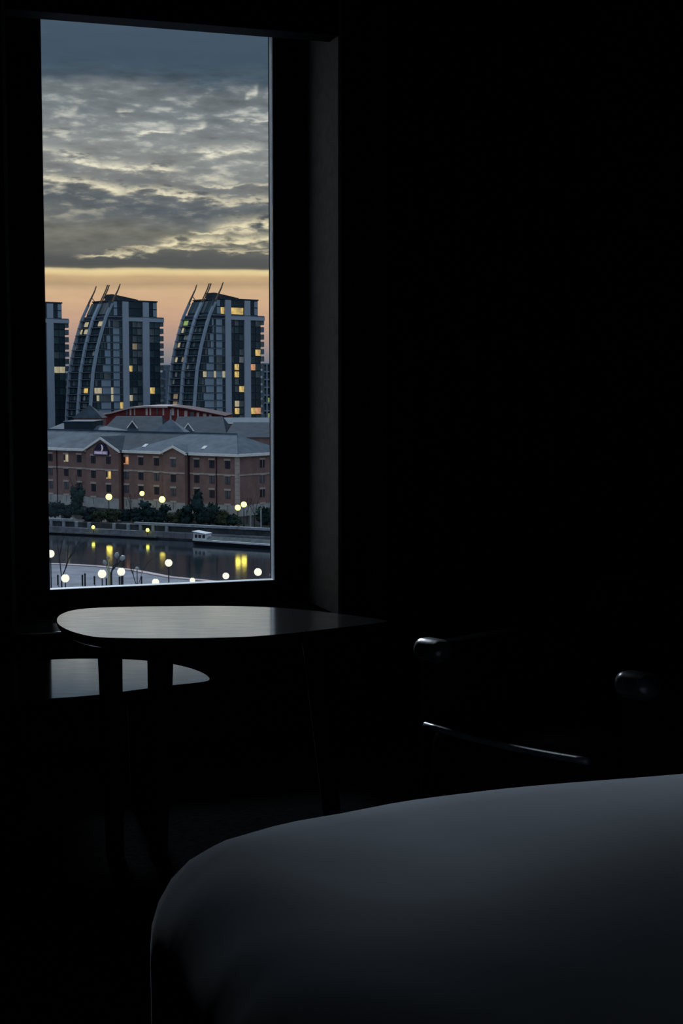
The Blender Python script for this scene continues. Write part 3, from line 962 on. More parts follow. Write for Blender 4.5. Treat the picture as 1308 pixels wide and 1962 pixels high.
def tower(dx, dy, label, rseed, bmin=-1.0):
    """local x = a, along the sail front; local y = b, inwards; origin at the foot of the far rib"""
    rnd = random.Random(rseed)
    q = at(125 + dx, 854 + dy, TD)
    t = thing('apartment_tower', label, 'tower', q, -PHI, 'three sail-fronted towers')
    t_z = -ZGR + q.z
    zs = [FH * k for k in range(NFL + 1)] + [51.3]
    zs = sorted(set(zs))
    lowp = [(0.0, curve_b(z) + .9, z) for z in zs if z <= 51.3] + [(0.0, BB, 51.3), (0.0, BB, -8), (0.0, .9, -8)]
    part('body', MB().extr(lowp, (AW, 0, 0)), M_core, t)
    up = [(0.0, curve_b(51.3) + 1.6, 51.3), (0.0, curve_b(57.5) + 1.8, 57.5), (0.0, BZ(299), 57.5), (0.0, BZ(299), 51.3)]
    part('penthouse', MB().extr(up, (AW, 0, 0)), M_core, t)
    part('penthouse_roof', MB().box(-.2, AW + .3, curve_b(57.5) + 1.4, BZ(300), 57.5, 58.0), M_core, t)
    part('roof_edge', MB().box(-.2, AW + .5, curve_b(51.3) + .6, BB + 1.6, 51.0, 51.5), M_slab, t)
    pv = [(6.0, 15.5, 58.0), (6.0, 27.5, 58.0), (6.0, 27.5, 58.7), (6.0, 21.0, 59.7), (6.0, 15.5, 60.5)]
    part('roof_pavilion', MB().extr(pv, (6, 0, 0)), M_core, t)

    def lit_at(a, b_, z):
        px = 125 + dx + a * CA + b_ * SB
        py = 854 + dy - z * PM
        for lx, ly, k in LIT:
            if abs(px - lx) < 4.1 and abs(py - ly) < 6.6:
                return LITM[k]
        return None

    def pick(w):
        return rnd.choices([M_tglass, M_tglass2, M_tglass3, M_tglass4], w)[0]
    # ribs with their masts
    for a, w in ((0.0, .6), (AW / 2, 1.7), (AW, .8)):
        rz = [-8] + [1.5 * k for k in range(0, 38)] + [56.5]
        rs = []
        for z in rz:
            bz = curve_b(max(z, 0))
            rs.append([(a - w / 2, bz - .45, z), (a + w / 2, bz - .45, z), (a + w / 2, bz + .9 - w * .3, z), (a - w / 2, bz + .9 - w * .3, z)])
        part('rib', MB().rings(rs), M_rib, t)
        mz = [56, 58, 60, 62, 64.2]
        if a == AW / 2:
            mm_ = MB().tube([(a - .45, curve_b(z), z) for z in mz], .26, 6).tube([(a + .45, curve_b(z) + .25, z) for z in mz], .26, 6)
        else:
            mm_ = MB().tube([(a, curve_b(z), z) for z in mz], [.42, .4, .34, .28, .2], 6)
        for z in (59.5,):
            mm_.tube([(a, curve_b(z), z), (a + .2, curve_b(z) + 1.6, z - 1.8)], .16, 5)
        part('mast', mm_, M_mast, t)
    for k in range(NFL):
        z0, z1 = FH * k + .2, FH * (k + 1)
        zc = (z0 + z1) / 2
        bf = curve_b(zc)
        # balcony slab and front glazing of the sail
        bs = curve_b(z1)
        part('balcony_slab', MB().box(-.6, AW + .2, bs - .45, bs + 1.2, z1 - .16, z1 + .16), M_slab, t)
        sl = math.atan2(curve_b(z1) - curve_b(z0), z1 - z0)
        for half in (0, 1):
            a0 = half * AW / 2 + .9
            span = AW / 2 - 1.6
            for i in range(5):
                a = a0 + span * (i + .5) / 5
                m = lit_at(a, bf, zc) or pick([6, 3, 1.0 + (k > 11) * .6, .35 + (half == 0 and k > 8) * .9])
                unit('window', m, t, (a, bf + .72, zc), (span / 5 - .15, .3, 1.9), (-sl, 0, 0))
        # side wall
        X = AW + .12
        for px0, px1, kind in ((250, 255.5, 0), (256, 264, 1), (264.3, 272.5, 1)):
            bc_, w = BZ((px0 + px1) / 2), (px1 - px0) / SB
            m = lit_at(AW, bc_, zc) or (pick([5, 2, 1.6, .1]) if kind else pick([6, 1, .3, .05]))
            unit('window', m, t, (X, bc_, zc), (.3, w - .2, 2.3), (0, 0, 0))
        for px0, px1 in ((285, 293.5), (294, 303)):
            bc_, w = BZ((px0 + px1) / 2), (px1 - px0) / SB
            m = lit_at(AW, bc_, zc) or pick([7, 3, .6, 0])
            unit('window', m, t, (X, bc_, zc), (.3, w - .15, 2.45), (0, 0, 0))
        # light panels with dark slit windows
        pl = 196 + (k / 16.0) ** 1.5 * 20
        pl += 3 if k % 2 else 0
        for px0, px1, kind in ((pl, 219, 'panel'), (219.3, 222.8, 'window'), (223.2, 234, 'panel'), (234.4, 238.6, 'window')):
            bc_, w = BZ((px0 + px1) / 2), (px1 - px0) / SB
            if w < .5:
                continue
            lm = lit_at(AW, bc_, zc)
            if kind == 'panel':
                m = M_panel if rnd.random() < .86 or k < 6 else M_tglass3
                if lm and w < 4.2 * 2 and lm is not M_litc:
                    m = lm
            else:
                m = lm or pick([7, 2, .3, 0])
            unit(kind, m, t, (X, bc_, zc), (.34, w - .1, 2.5), (0, 0, 0))
        bl = curve_b(zc) + 1.3
        bw_ = BZ(pl) - .3 - bl
        if bw_ > .8:
            for i in range(2):
                bc_ = bl + bw_ * (i + .5) / 2
                unit('window', lit_at(AW, bc_, zc) or pick([5, 3, 1.3, .25]), t, (X, bc_, zc), (.3, bw_ / 2 - .15, 2.2))
        part('floor_edge', MB().box(AW + .1, AW + .42, curve_b(z1) + .5, BZ(239), z1 - .13, z1 + .17), M_slab, t)
        unit('balcony', M_tglass3 if k % 3 else M_slab, t, (AW - 1.2, BB + .85, z1 - .9), (2.6, 1.7, 2.1))
    # penthouse glazing
    for i in range(5):
        for half in (0, 1):
            pass
    for i in range(8):
        a = AW * (i + .5) / 8
        sl = math.atan2(curve_b(57.5) - curve_b(51.3), 6.2)
        unit('window', pick([1, 5, 5, .4]), t, (a, (curve_b(51.3) + curve_b(57.5)) / 2 + 1.6, 54.6), (AW / 8 - .2, .3, 5.2), (-sl, 0, 0))
    for px0, px1, m in ((217, 224, M_tglass2), (225, 231, M_panel), (232, 238, M_tglass), (250, 272, M_tglass), (286, 291, M_tglass), (292, 298, M_panel)):
        for z0, z1 in ((51.8, 54.4), (54.8, 57.2)):
            bc_, w = BZ((px0 + px1) / 2), (px1 - px0) / SB
            unit('window' if m is not M_panel else 'panel', lit_at(AW, bc_, (z0 + z1) / 2) or m, t, (AW + .12, bc_, (z0 + z1) / 2), (.3, w - .1, z1 - z0))
    # pale columns and the beam across the side wall
    part('column', MB().box(AW - .3, AW + .75, BZ(239), BZ(249), -8, 57.3), M_white, t)
    part('column', MB().box(AW - .3, AW + .75, BZ(273), BZ(284), -8, 51.2), M_white, t)
    part('column', MB().box(AW - .3, AW + .6, BZ(274), BZ(284), 51.5, 57.3), M_white, t)
    part('beam', MB().box(AW + .12, AW + .7, BZ(249), BB + 1.6, 49.6, 51.0), M_white, t)
    return t


tower(-183, 2, 'apartment tower at the left window edge, only its right flank in view', 11)
tower(0, 0, 'left of the two whole sail-fronted apartment towers, three masts leaning above its roof', 12)
tower(194, -3, 'right of the two whole sail-fronted apartment towers, with a green-lit balcony on its left edge', 13)

# ---------------------------------------------------------------- hazy blocks beyond and the lattice block at the right
def simple_block(name, px0, px1, ytop, d, depth, m, label, cat, wins=None, wm_=None, group=None, ybot=None):
    p0, p1 = at(px0, ytop, d), at(px1, ytop, d)
    t = thing(name, label, cat, (p0.x, p0.y, ZGR), 0, group)
    w = p1.x - p0.x
    h = p0.z - ZGR
    part('walls', MB().box(0, w, 0, depth, -1, h), m, t)
    if wins:
        nx, nz, fx, fz = wins
        for i in range(nx):
            for k in range(nz):
                cz = h - (k + .5) * (h * .8) / nz - .4
                unit('window', wm_ if not callable(wm_) else wm_(i, k), t, (w * (i + .5) / nx, -.05, cz), (w / nx * fx, .3, h * .8 / nz * fz))
    return t


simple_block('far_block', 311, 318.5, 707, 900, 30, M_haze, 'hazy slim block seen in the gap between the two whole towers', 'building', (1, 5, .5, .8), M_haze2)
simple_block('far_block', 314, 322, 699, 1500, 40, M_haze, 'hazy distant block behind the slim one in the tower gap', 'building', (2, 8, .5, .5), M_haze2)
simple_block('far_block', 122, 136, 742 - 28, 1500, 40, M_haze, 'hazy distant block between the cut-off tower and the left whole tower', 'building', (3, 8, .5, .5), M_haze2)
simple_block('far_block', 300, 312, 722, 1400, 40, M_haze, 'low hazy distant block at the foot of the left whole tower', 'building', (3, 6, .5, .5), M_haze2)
lat = simple_block('office_block', 503, 545, 697, 640, 25, M_core, 'block of pale lattice framing at the right window edge beside a tower', 'building', (5, 8, .55, .6),
                   lambda i, k: M_litg if (i, k) in ((2, 3), (1, 4), (2, 4), (1, 6)) else (M_tglass2 if (i + k) % 3 else M_tglass3))
lw_ = at(545, 697, 640).x - at(503, 697, 640).x
lh = at(503, 697, 640).z - ZGR
for i in range(6):
    part('lattice_post', MB().box(lw_ * i / 5 - .3, lw_ * i / 5 + .3, -1.2, -.6, 0, lh), M_rib, lat)
for k in range(9):
    z = lh - k * lh * .8 / 8
    part('lattice_rail', MB().box(-.3, lw_ + .3, -1.15, -.65, z - .3, z + .25), M_rib, lat)

# ---------------------------------------------------------------- red shed with a pale arched roof edge
RD = 440.0
rq = at(196, 800, RD)
shed = thing('red_shed', 'low red building with a pale arched roof edge in front of the towers', 'building', (rq.x, rq.y, ZGR))
rx = lambda px: at(px, 790, RD).x - rq.x
rzz = lambda py: at(300, py, RD).z - ZGR
roofl = [(196, 792), (215, 789), (232, 784), (250, 779.5), (285, 777.5), (322, 778)]
roofr = [(322, 778), (352, 781), (385, 787), (415, 793), (432, 796.5)]
wall_pts = [(rx(x), 0, rzz(y + 1.5)) for x, y in roofl + roofr[1:]]
part('cladding', MB().extr(wall_pts + [(rx(432), 0, -1), (rx(196), 0, -1)], (0, 30, 0)), M_red, shed)
for rp, m, th_ in ((roofl, M_pinkp, 3.2), (roofr, M_redd, 2.2)):
    mbr = MB()
    for (xa, ya), (xb, yb) in zip(rp, rp[1:]):
        mbr.hexa([(rx(xa), -1.2, rzz(ya + th_)), (rx(xb), -1.2, rzz(yb + th_)), (rx(xb), 31, rzz(yb + th_)), (rx(xa), 31, rzz(ya + th_)),
                  (rx(xa), -1.2, rzz(ya)), (rx(xb), -1.2, rzz(yb)), (rx(xb), 31, rzz(yb)), (rx(xa), 31, rzz(ya))])
    part('roof', mbr, m, shed)
for i, (px, w) in enumerate(((243, 4), (250, 3), (258, 2.2), (281, 4), (288, 3), (301, 2.5), (313, 3), (331, 5), (341, 3), (356, 6), (368, 7), (379, 5), (392, 7), (403, 5))):
    yt = 781 if px < 340 else 783 + (px - 340) * .155
    unit('panel', M_pinkp if i % 5 else M_paneg, shed, (rx(px), -.1, rzz(yt + 8)), (w / FPX * RD, .3, 16 / FPX * RD * .85))

# ---------------------------------------------------------------- slate-roofed blocks behind the hotel
def hip_block(label, px0, px1, yeave, yridge, d, depth, m, ridge=(0.3, 0.7), rz=0.0, wall_m=None, extra=None):
    """hipped roof on brick walls; px0..px1 is the eave line towards the viewer"""
    p0, p1 = at(px0, yeave, d), at(px1, yeave, d)
    t = thing('slate_roofed_block', label, 'building', (p0.x, p0.y, ZGR), rz)
    w = (p1.x - p0.x) / math.cos(rz)
    he = p0.z - ZGR
    hr = at((px0 + px1) / 2, yridge, d + depth / 2).z - ZGR
    part('walls', MB().box(.4, w - .4, .4, depth - .4, -1, he), wall_m or M_brick, t)
    e = [(0, 0, he), (w, 0, he), (w, depth, he), (0, depth, he)]
    r0, r1 = (w * ridge[0], depth / 2, hr), (w * ridge[1], depth / 2, hr)
    v = e + [r0, r1]
    rf = MB().add(v, [(0, 1, 5, 4), (1, 2, 5), (2, 3, 4, 5), (3, 0, 4), (3, 2, 1, 0)])
    part('roof', rf, m, t)
    return t, w, he, hr


def gablet(t, w, he, hr, depth, fx, fz, width, m_side, m_face):
    """a small pale-edged gable standing out of a roof"""
    y = depth / 2 * fz
    z = he + (hr - he) * fz
    x = w * fx
    g = part('dormer', MB().extr([(x - width / 2, y - .3, z - .3), (x + width / 2, y - .3, z - .3), (x, y - .3, z + width * .62)], (0, depth / 2 * (1 - fz) * .9, 0)), m_side, t)
    f = MB()
    for sx in (-1, 1):
        f.hexa([(x + sx * width / 2, y - .6, z - .35), (x + sx * (width / 2 + .35), y - .6, z - .35), (x + sx * (width / 2 + .35), y - .3, z - .35), (x + sx * width / 2, y - .3, z - .35),
                (x, y - .6, z + width * .58), (x, y - .6, z + width * .70), (x, y - .3, z + width * .70), (x, y - .3, z + width * .58)])
    part('bargeboard', f, m_face, g)


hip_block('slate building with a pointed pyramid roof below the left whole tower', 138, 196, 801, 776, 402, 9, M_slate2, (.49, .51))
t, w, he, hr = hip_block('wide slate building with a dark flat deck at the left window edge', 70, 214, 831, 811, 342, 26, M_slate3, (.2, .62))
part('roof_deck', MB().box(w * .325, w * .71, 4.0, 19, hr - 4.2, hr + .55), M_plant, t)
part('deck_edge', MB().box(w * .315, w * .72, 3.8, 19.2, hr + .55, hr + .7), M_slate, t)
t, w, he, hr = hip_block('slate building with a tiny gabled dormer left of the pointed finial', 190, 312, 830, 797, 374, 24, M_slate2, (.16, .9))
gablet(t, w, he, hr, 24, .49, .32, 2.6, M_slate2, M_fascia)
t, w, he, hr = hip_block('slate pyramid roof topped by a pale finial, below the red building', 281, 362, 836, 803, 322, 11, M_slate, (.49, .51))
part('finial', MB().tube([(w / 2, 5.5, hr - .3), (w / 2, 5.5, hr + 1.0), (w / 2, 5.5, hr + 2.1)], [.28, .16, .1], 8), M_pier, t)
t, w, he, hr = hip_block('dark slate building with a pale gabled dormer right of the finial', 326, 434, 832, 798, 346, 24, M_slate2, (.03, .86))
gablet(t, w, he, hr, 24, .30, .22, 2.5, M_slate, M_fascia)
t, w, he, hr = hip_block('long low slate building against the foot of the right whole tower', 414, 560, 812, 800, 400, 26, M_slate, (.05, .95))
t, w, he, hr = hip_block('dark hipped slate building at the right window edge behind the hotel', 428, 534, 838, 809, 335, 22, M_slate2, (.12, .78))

# ---------------------------------------------------------------- brick hotel on the far quay
HD = 272.0
hc = at(455, 871, HD)
Xl = Vector((0.8016, -0.598, 0))
Yl = Vector((0.598, 0.8016, 0))
hotel = thing('brick_hotel', 'four-storey red brick hotel with slate roof and pale eaves behind the shrubs', 'building', (hc.x, hc.y, ZGR), math.atan2(Xl.y, Xl.x))
HC = Vector((hc.x, hc.y, 0))


def hface(px, py, off=0.0):
    """local (x, z) where the sight line meets the long face, off metres in front of it"""
    r = ray(px, py)
    o = Vector((0, 0, EYE)) - HC
    tt = (-off - o.dot(Yl)) / r.dot(Yl)
    q = o + r * tt
    return q.dot(Xl), q.z - ZGR


def hside(px, py):
    r = ray(px, py)
    o = Vector((0, 0, EYE)) - HC
    tt = (0 - o.dot(Xl)) / r.dot(Xl)
    q = o + r * tt
    return q.dot(Yl), q.z - ZGR


HE = hface(455, 871)[1]
HL, HDp = -66.0, 14.0
part('walls', MB().box(HL, 0, 0, HDp, -1, HE - .3), M_brick, hotel)
ZS = hface(455, 911)[1]
zrow = [hface(436, y)[1] for y in (890.5, 920.5, 948, 975)]
ZP = hface(436, 968)[1]
# projecting bays with gables
bays = []
for px0, px1, pxa, ya in ((165, 227, 195, 837), (313, 354, 332, 853)):
    off = 1.1
    x0, x1 = hface(px0, 900, off)[0], hface(px1, 900, off)[0]
    xa = (x0 + x1) / 2
    za = hface(pxa, ya, off)[1]
    bays.append((x0, x1, xa, za, off))
    part('gable_bay', MB().extr([(x0, -off, -1), (x1, -off, -1), (x1, -off, HE - .3), (xa, -off, za - .45), (x0, -off, HE - .3)], (0, off + .5, 0)), M_brick, hotel)
    br = MB()
    for sx, xe in ((-1, x0), (1, x1)):
        ov = .55 * sx
        zo = HE - .1 - .30
        br.hexa([(xe + ov, -off - .45, zo), (xa, -off - .45, za - .5), (xa, -off, za - .5), (xe + ov, -off, zo),
                 (xe + ov, -off - .45, zo + .45), (xa, -off - .45, za), (xa, -off, za), (xe + ov, -off, zo + .45)])
    part('bargeboard', br, M_fascia, hotel)
    rg = MB()
    for sx, xe in ((-1, x0), (1, x1)):
        ov = .55 * sx
        rg.hexa([(xe + ov, -off - .3, HE - .15), (xa, -off - .3, za - .08), (xa, 6.5, za - .08), (xe + ov, 6.5, HE - .15),
                 (xe + ov, -off - .3, HE + .05), (xa, -off - .3, za + .1), (xa, 6.5, za + .1), (xe + ov, 6.5, HE + .05)])
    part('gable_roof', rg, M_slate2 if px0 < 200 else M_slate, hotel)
# main roof
HR = HE + 3.4
ov = .55
rv_ = [(HL - ov, -ov, HE), (ov, -ov, HE), (ov, HDp + ov, HE), (HL - ov, HDp + ov, HE), (HL + 7, HDp / 2, HR), (-6.2, HDp / 2, HR)]
xr = lambda px: hface(px, 860)[0]
def slope(xe0, xe1, xr0, xr1, dz, m):
    lo = HE + dz
    part('roof_slope', MB().add([(xe0, -ov, lo), (xe1, -ov, lo), (xr1, HDp / 2, HR + dz), (xr0, HDp / 2, HR + dz), (xe0, -ov, lo - .25), (xe1, -ov, lo - .25), (xr1, HDp / 2, HR - .25), (xr0, HDp / 2, HR - .25)],
         [(0, 1, 2, 3), (7, 6, 5, 4), (0, 4, 5, 1), (1, 5, 6, 2), (2, 6, 7, 3), (3, 7, 4, 0)]), m, hotel)
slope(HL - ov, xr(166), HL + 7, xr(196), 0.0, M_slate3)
slope(xr(166), xr(247), xr(196), xr(318), 0.03, M_slate2)  # darker slate paints in the shade of a cross-roof slope
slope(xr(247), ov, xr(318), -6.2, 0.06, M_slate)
part('roof', MB().add(rv_, [(1, 2, 5), (2, 3, 4, 5), (3, 0, 4), (3, 2, 1, 0)]), M_slate, hotel)
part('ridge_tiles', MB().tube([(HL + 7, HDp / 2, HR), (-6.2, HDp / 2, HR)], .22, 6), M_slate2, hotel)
# eaves boards between the gables
segs = [(HL - ov, bays[0][0] - .4), (bays[0][1] + .4, bays[1][0] - .4), (bays[1][1] + .4, ov + .1)]
for a, e in segs:
    part('eaves_board', MB().box(a, e, -ov - .15, -ov + .15, HE - .42, HE + .08), M_fascia, hotel)
part('eaves_board', MB().box(ov - .15, ov + .15, -ov - .14, HDp + ov, HE - .42, HE + .08), M_fascia, hotel)
# string course, quoins, plinth
for a, e, o_ in ((HL, bays[0][0], 0), (bays[0][0], bays[0][1], 1.1), (bays[0][1], bays[1][0], 0), (bays[1][0], bays[1][1], 1.1), (bays[1][1], .12, 0)):
    part('string_course', MB().box(a, e, -o_ - .12, -o_ + .05, ZS - .14, ZS + .14), M_stone, hotel)
    part('plinth', MB().box(a, e, -o_ - .08, -o_ + .05, -.5, ZP), M_plinth, hotel)
part('string_course', MB().box(-.05, .12, -.12, HDp, ZS - .14, ZS + .14), M_stone, hotel)
part('plinth', MB().box(-.05, .08, -.08, HDp, -.5, ZP), M_plinth, hotel)
nq = 14
for k in range(nq):
    z0 = (HE - .45) * k / nq
    part('quoin', MB().box(-.55, .16, -.16, .42, z0 + .02, (HE - .45) * (k + 1) / nq - .02), M_stone, hotel)
for i in range(2):
    xb = bays[i][1] + .22
    part('downpipe', MB().tube([(xb, -.25, 0), (xb, -.25, HE - .4)], .2 if i == 0 else .13, 8), M_pipe, hotel)
for px in (110, 415):
    xb = hface(px, 900)[0]
    part('downpipe', MB().tube([(xb, -.14, 0), (xb, -.14, HE - .4)], .09, 6), M_pipe, hotel)
# windows: dark glass in a recess, pale lintel and sill
HLIT = {(127, 0): M_litc, (242, 0): M_lito, (208, 1): M_litp, (178, 1): None}
wcols = [(97, 0), (127, 0), (152, 0), (179, 1), (208, 1), (242, 0), (270, 0), (300, 0), (332, 1), (377, 0), (406, 0), (436, 0)]


def hwindow(x, y, z, m, wid=1.25, hgt=1.45, side=False):
    if side:
        w_ = unit('window', m, hotel, (.02, y, z), (.10, wid, hgt))
        unit('lintel', M_stone, hotel, (.06, y, z + hgt / 2 + .2), (.16, wid + .35, .34))
        unit('glazing_bar', M_stone, hotel, (.09, y, z), (.05, .06, hgt))
        return
    unit('window', m, hotel, (x, y - .02, z), (wid, .10, hgt))
    unit('lintel', M_stone, hotel, (x, y - .06, z + hgt / 2 + .2), (wid + .35, .16, .34))
    unit('glazing_bar', M_pipe, hotel, (x, y - .09, z), (.06, .05, hgt))


random.seed(21)
for px, bay in wcols:
    for r in range(4):
        off = 1.1 if bay else 0
        x = hface(px, 900, off)[0]
        m = HLIT.get((px, r)) or (M_pane if random.random() < .62 else M_paneg)
        hwindow(x, -off, zrow[r], m, 1.25, 1.45 if r < 3 else 1.2)
        if (px, r) in ((127, 0), (242, 0), (208, 1)):
            unit('window_blind', M_pane, hotel, (x - .38, -off - .085, zrow[r] + .1), (.42, .04, 1.25))
for r in range(4):
    y = hside(502, 900)[0]
    hwindow(0, y, zrow[r], M_pane if r != 1 else M_paneg, 1.3, 1.45 if r < 3 else 1.1, True)
    hwindow(0, y + 5.0, zrow[r], M_pane, 1.3, 1.45 if r < 3 else 1.1, True)
# skylights on the slope
for px, py in ((278, 857.5), (391, 860)):
    x, z = hface(px, py, -1.5)
    zr = HE + (HR - HE) * 2.0 / 7.5
    o = unit('skylight', M_fascia, hotel, (x, 1.55, zr + .12), (.8, 1.2, .12), (math.atan2(HR - HE, 7.5), 0, .15))
# sign on the first gable: navy board, pale crescent moon, violet name band
x0, x1, xa, za, off = bays[0]
sgn = part('hotel_sign', MB().extr([(xa - 2.15, -off - .3, HE - 1.05), (xa + 2.15, -off - .3, HE - 1.05), (xa + 2.05, -off - .3, HE - .1), (xa + 1.0, -off - .3, HE + 1.15), (xa, -off - .3, HE + 1.5), (xa - 1.0, -off - .3, HE + 1.15), (xa - 2.05, -off - .3, HE - .1)], (0, .28, 0)), M_navy, hotel, 'navy sign board with a pale crescent moon')
cres = []
for k in range(17):
    a = -PI * .5 + PI * k / 16
    cres.append((xa + .02 + .62 * math.cos(a), -off - .36, HE + .42 + .68 * math.sin(a)))
for k in range(1, 16):
    a = PI * .5 - PI * k / 16
    cres.append((xa + .02 + .26 * math.cos(a), -off - .36, HE + .42 + .62 * math.sin(a)))
part('crescent_moon', MB().extr(cres, (0, .08, 0)), M_moon, sgn, 'pale crescent moon emblem')
part('name_band', MB().box(xa - 1.85, xa + 1.85, -off - .36, -off - .29, HE - .85, HE - .2), M_violet, sgn, 'violet strip with small pale lettering')
fc = bpy.data.curves.new('sign_lettering', 'FONT')
fc.body = 'Premier Inn'
fc.size = .62
fc.align_x = 'CENTER'
fc.extrude = .02
fo = bpy.data.objects.new('lettering', fc)
bpy.context.view_layer.update()
C.objects.link(fo)
dg = bpy.context.evaluated_depsgraph_get()
me = bpy.data.meshes.new_from_object(fo.evaluated_get(dg))
bpy.data.objects.remove(fo)
me.materials.clear(); me.materials.append(M_letter)
lo = bpy.data.objects.new('lettering', me)
C.objects.link(lo)
lo.parent = sgn
lo.location = (xa, -off - .39, HE - .72)
lo.rotation_euler = (PI / 2, 0, 0)


# ---------------------------------------------------------------- planting
def foliage_mesh(rx_, ry_, rz_, n, size, rnd, lumps=7, cone=False):
    mb = MB()
    cs = []
    for k in range(lumps):
        a = rnd.uniform(0, 2 * PI); h = rnd.uniform(.15, .85)
        rr_ = rnd.uniform(.1, .6) * (1.1 - h if cone else 1)
        cs.append((rx_ * rr_ * math.cos(a), ry_ * rr_ * math.sin(a), rz_ * 2 * h, (.62 - .42 * h if cone else .5)))
    cs.append((0, 0, rz_, .6))
    for (x, y, z, k) in cs:
        mb.ball((x, y, z), rx_ * k * .82, 7, 5, min(1.3, rz_ / rx_ * .85))
    for i in range(n):
        x, y, z, k = rnd.choice(cs)
        d = Vector((rnd.gauss(0, 1), rnd.gauss(0, 1), rnd.gauss(0, 1))).normalized()
        c = Vector((x, y, z)) + Vector((d.x * rx_ * k, d.y * ry_ * k, d.z * rz_ * k)) * rnd.uniform(.85, 1.12)
        if c.z < 0:
            continue
        u = Vector((rnd.gauss(0, 1), rnd.gauss(0, 1), rnd.gauss(0, 1))).normalized()
        v = d.cross(u).normalized()
        s = size * rnd.uniform(.6, 1.3)
        mb.add([c - u * s, c + v * s * .6, c + u * s, c - v * s * .6], [(0, 1, 2, 3)])
    return mb


def bare_branches(rnd, h, r, lean=0.0, n=5):
    mb = MB()

    def grow(p, d, ln, rad, lvl):
        q = p + d * ln
        mb.tube([p, (p + q) / 2 + Vector((rnd.uniform(-.1, .1), rnd.uniform(-.1, .1), 0)) * ln * .3, q], [rad, rad * .8, rad * .55], 5)
        if lvl == 0:
            return
        for _ in range(3 if lvl > 1 else 2):
            nd = (d + Vector((rnd.uniform(-.55, .55), rnd.uniform(-.55, .55), rnd.uniform(-.05, .3)))).normalized()
            grow(q, nd, ln * rnd.uniform(.6, .8), rad * .55, lvl - 1)
    grow(Vector((0, 0, 0)), Vector((lean, 0, 1)).normalized(), h * .36, r, 3)
    return mb


def shrub(px, ybase, wpx, hpx, label, m, seedv, cone=False, branch=0, name='shrub', cat='shrub', group='shrubs in front of the hotel'):
    rnd = random.Random(seedv)
    q = onz(px, ybase, ZGR)
    k = q.y / FPX
    t = thing(name, label, cat, q, 0, group)
    part('foliage', foliage_mesh(wpx * k / 2 * 1.12, wpx * k / 2 * .75, hpx * k / 2 * 1.05, 520, .30, rnd, 9, cone), m, t)
    part('stem', MB().tube([(0, 0, -.1), (0, 0, hpx * k * .4)], [.12, .08], 6), M_bark, t)
    if branch:
        part('bare_branches', bare_branches(rnd, branch * k, .12), M_bark, t)
    return t


shrub(148, 986, 34, 52, 'tall dark evergreen at the left of the hotel with bare twigs rising above it', M_leaf, 1, False, 78, 'evergreen_tree', 'tree')
shrub(106, 994, 36, 30, 'dark rounded shrub at the left window edge', M_leaf, 2)
shrub(128, 998, 30, 26, 'low dark shrub under the twiggy evergreen, nearest the left edge', M_leaf, 3)
shrub(168, 998, 34, 26, 'low dark shrub just right of the twiggy evergreen', M_leaf, 4)
shrub(190, 1000, 30, 20, 'low shrub directly above the left small green lamp', M_leaf2, 5)
shrub(214, 999, 34, 22, 'broad olive shrub below the lamp under the sign gable', M_leaf2, 6)
shrub(240, 998, 30, 20, 'small dark shrub under the dark downpipe of the sign gable', M_leaf, 7)
shrub(262, 999, 30, 24, 'dark shrub left of the small yellow quay lamp', M_leaf, 8)
shrub(286, 999, 40, 38, 'bushy dark shrub directly above the small yellow quay lamp', M_leaf, 9)
shrub(310, 1000, 34, 30, 'dark shrub below the single lamp left of the plain gable', M_leaf, 10)
shrub(336, 1003, 34, 24, 'grey-green low shrub below the plain gable', M_leaf2, 11)
shrub(379, 1004, 40, 68, 'tall cone-shaped conifer between the plain gable and the hotel corner', M_leaf, 12, True, 0, 'conifer', 'tree')
shrub(357, 1004, 32, 36, 'dark shrub leaning against the left of the conifer', M_leaf, 13)
shrub(402, 1006, 38, 46, 'dark rounded shrub against the right of the conifer', M_leaf, 14)
shrub(426, 1008, 32, 28, 'low olive shrub two places right of the conifer', M_leaf2, 15)
shrub(447, 1009, 28, 26, 'low dark shrub under the pair of lamps', M_leaf, 16)
shrub(508, 1006, 30, 34, 'dark twiggy shrub at the right window edge', M_leaf, 17)
shrub(530, 1008, 30, 36, 'dark shrub half hidden by the right window edge', M_leaf, 18)


def bare_tree(px, ybase, hpx, label, seedv, r=.13, lean=0.0):
    rnd = random.Random(seedv)
    q = onz(px, ybase, ZGR)
    t = thing('bare_tree', label, 'tree', q, 0, 'bare trees')
    part('branches', bare_branches(rnd, hpx * q.y / FPX, r, lean), M_bark, t)
    return t


bare_tree(250, 998, 60, 'slim leafless tree in front of the hotel between the two gables', 31, .10)
bare_tree(488, 1012, 70, 'slim leafless tree just right of the pair of lamps', 32, .10)
bare_tree(473, 1003, 55, 'thin leafless sapling between the pair of lamps and the window edge', 33, .08)
bare_tree(119, 1160, 150, 'leafless tree on the near promenade behind the lamp at the lower left', 34, .12)
bare_tree(264, 1165, 110, 'leafless sapling on the near promenade beside the light mast', 35, .07)


# ---------------------------------------------------------------- lamps
def globe_lamp(px, py, height, dia_px, label, m, group, two=None):
    """globe centre at the pixel's sight line, standing height metres above its ground"""
    q = onz(px, py, ZGR + height)
    r = dia_px / 2 * q.y / FPX
    t = thing('globe_lamp', label, 'street lamp', (q.x, q.y, ZGR), 0, group)
    part('post', MB().lathe([(.16, 0), (.16, .3), (.075, .5), (.055, height - r), (.11, height - r * .9), (.11, height - r * .6)], 10), M_post, t, None, True)
    part('globe', MB().ball((0, 0, height), r, 16, 10), m, t, None, True)
    part('cap', MB().lathe([(.12, height + r * .96), (.08, height + r * 1.06), (.01, height + r * 1.1)], 8), M_post, t)
    return t


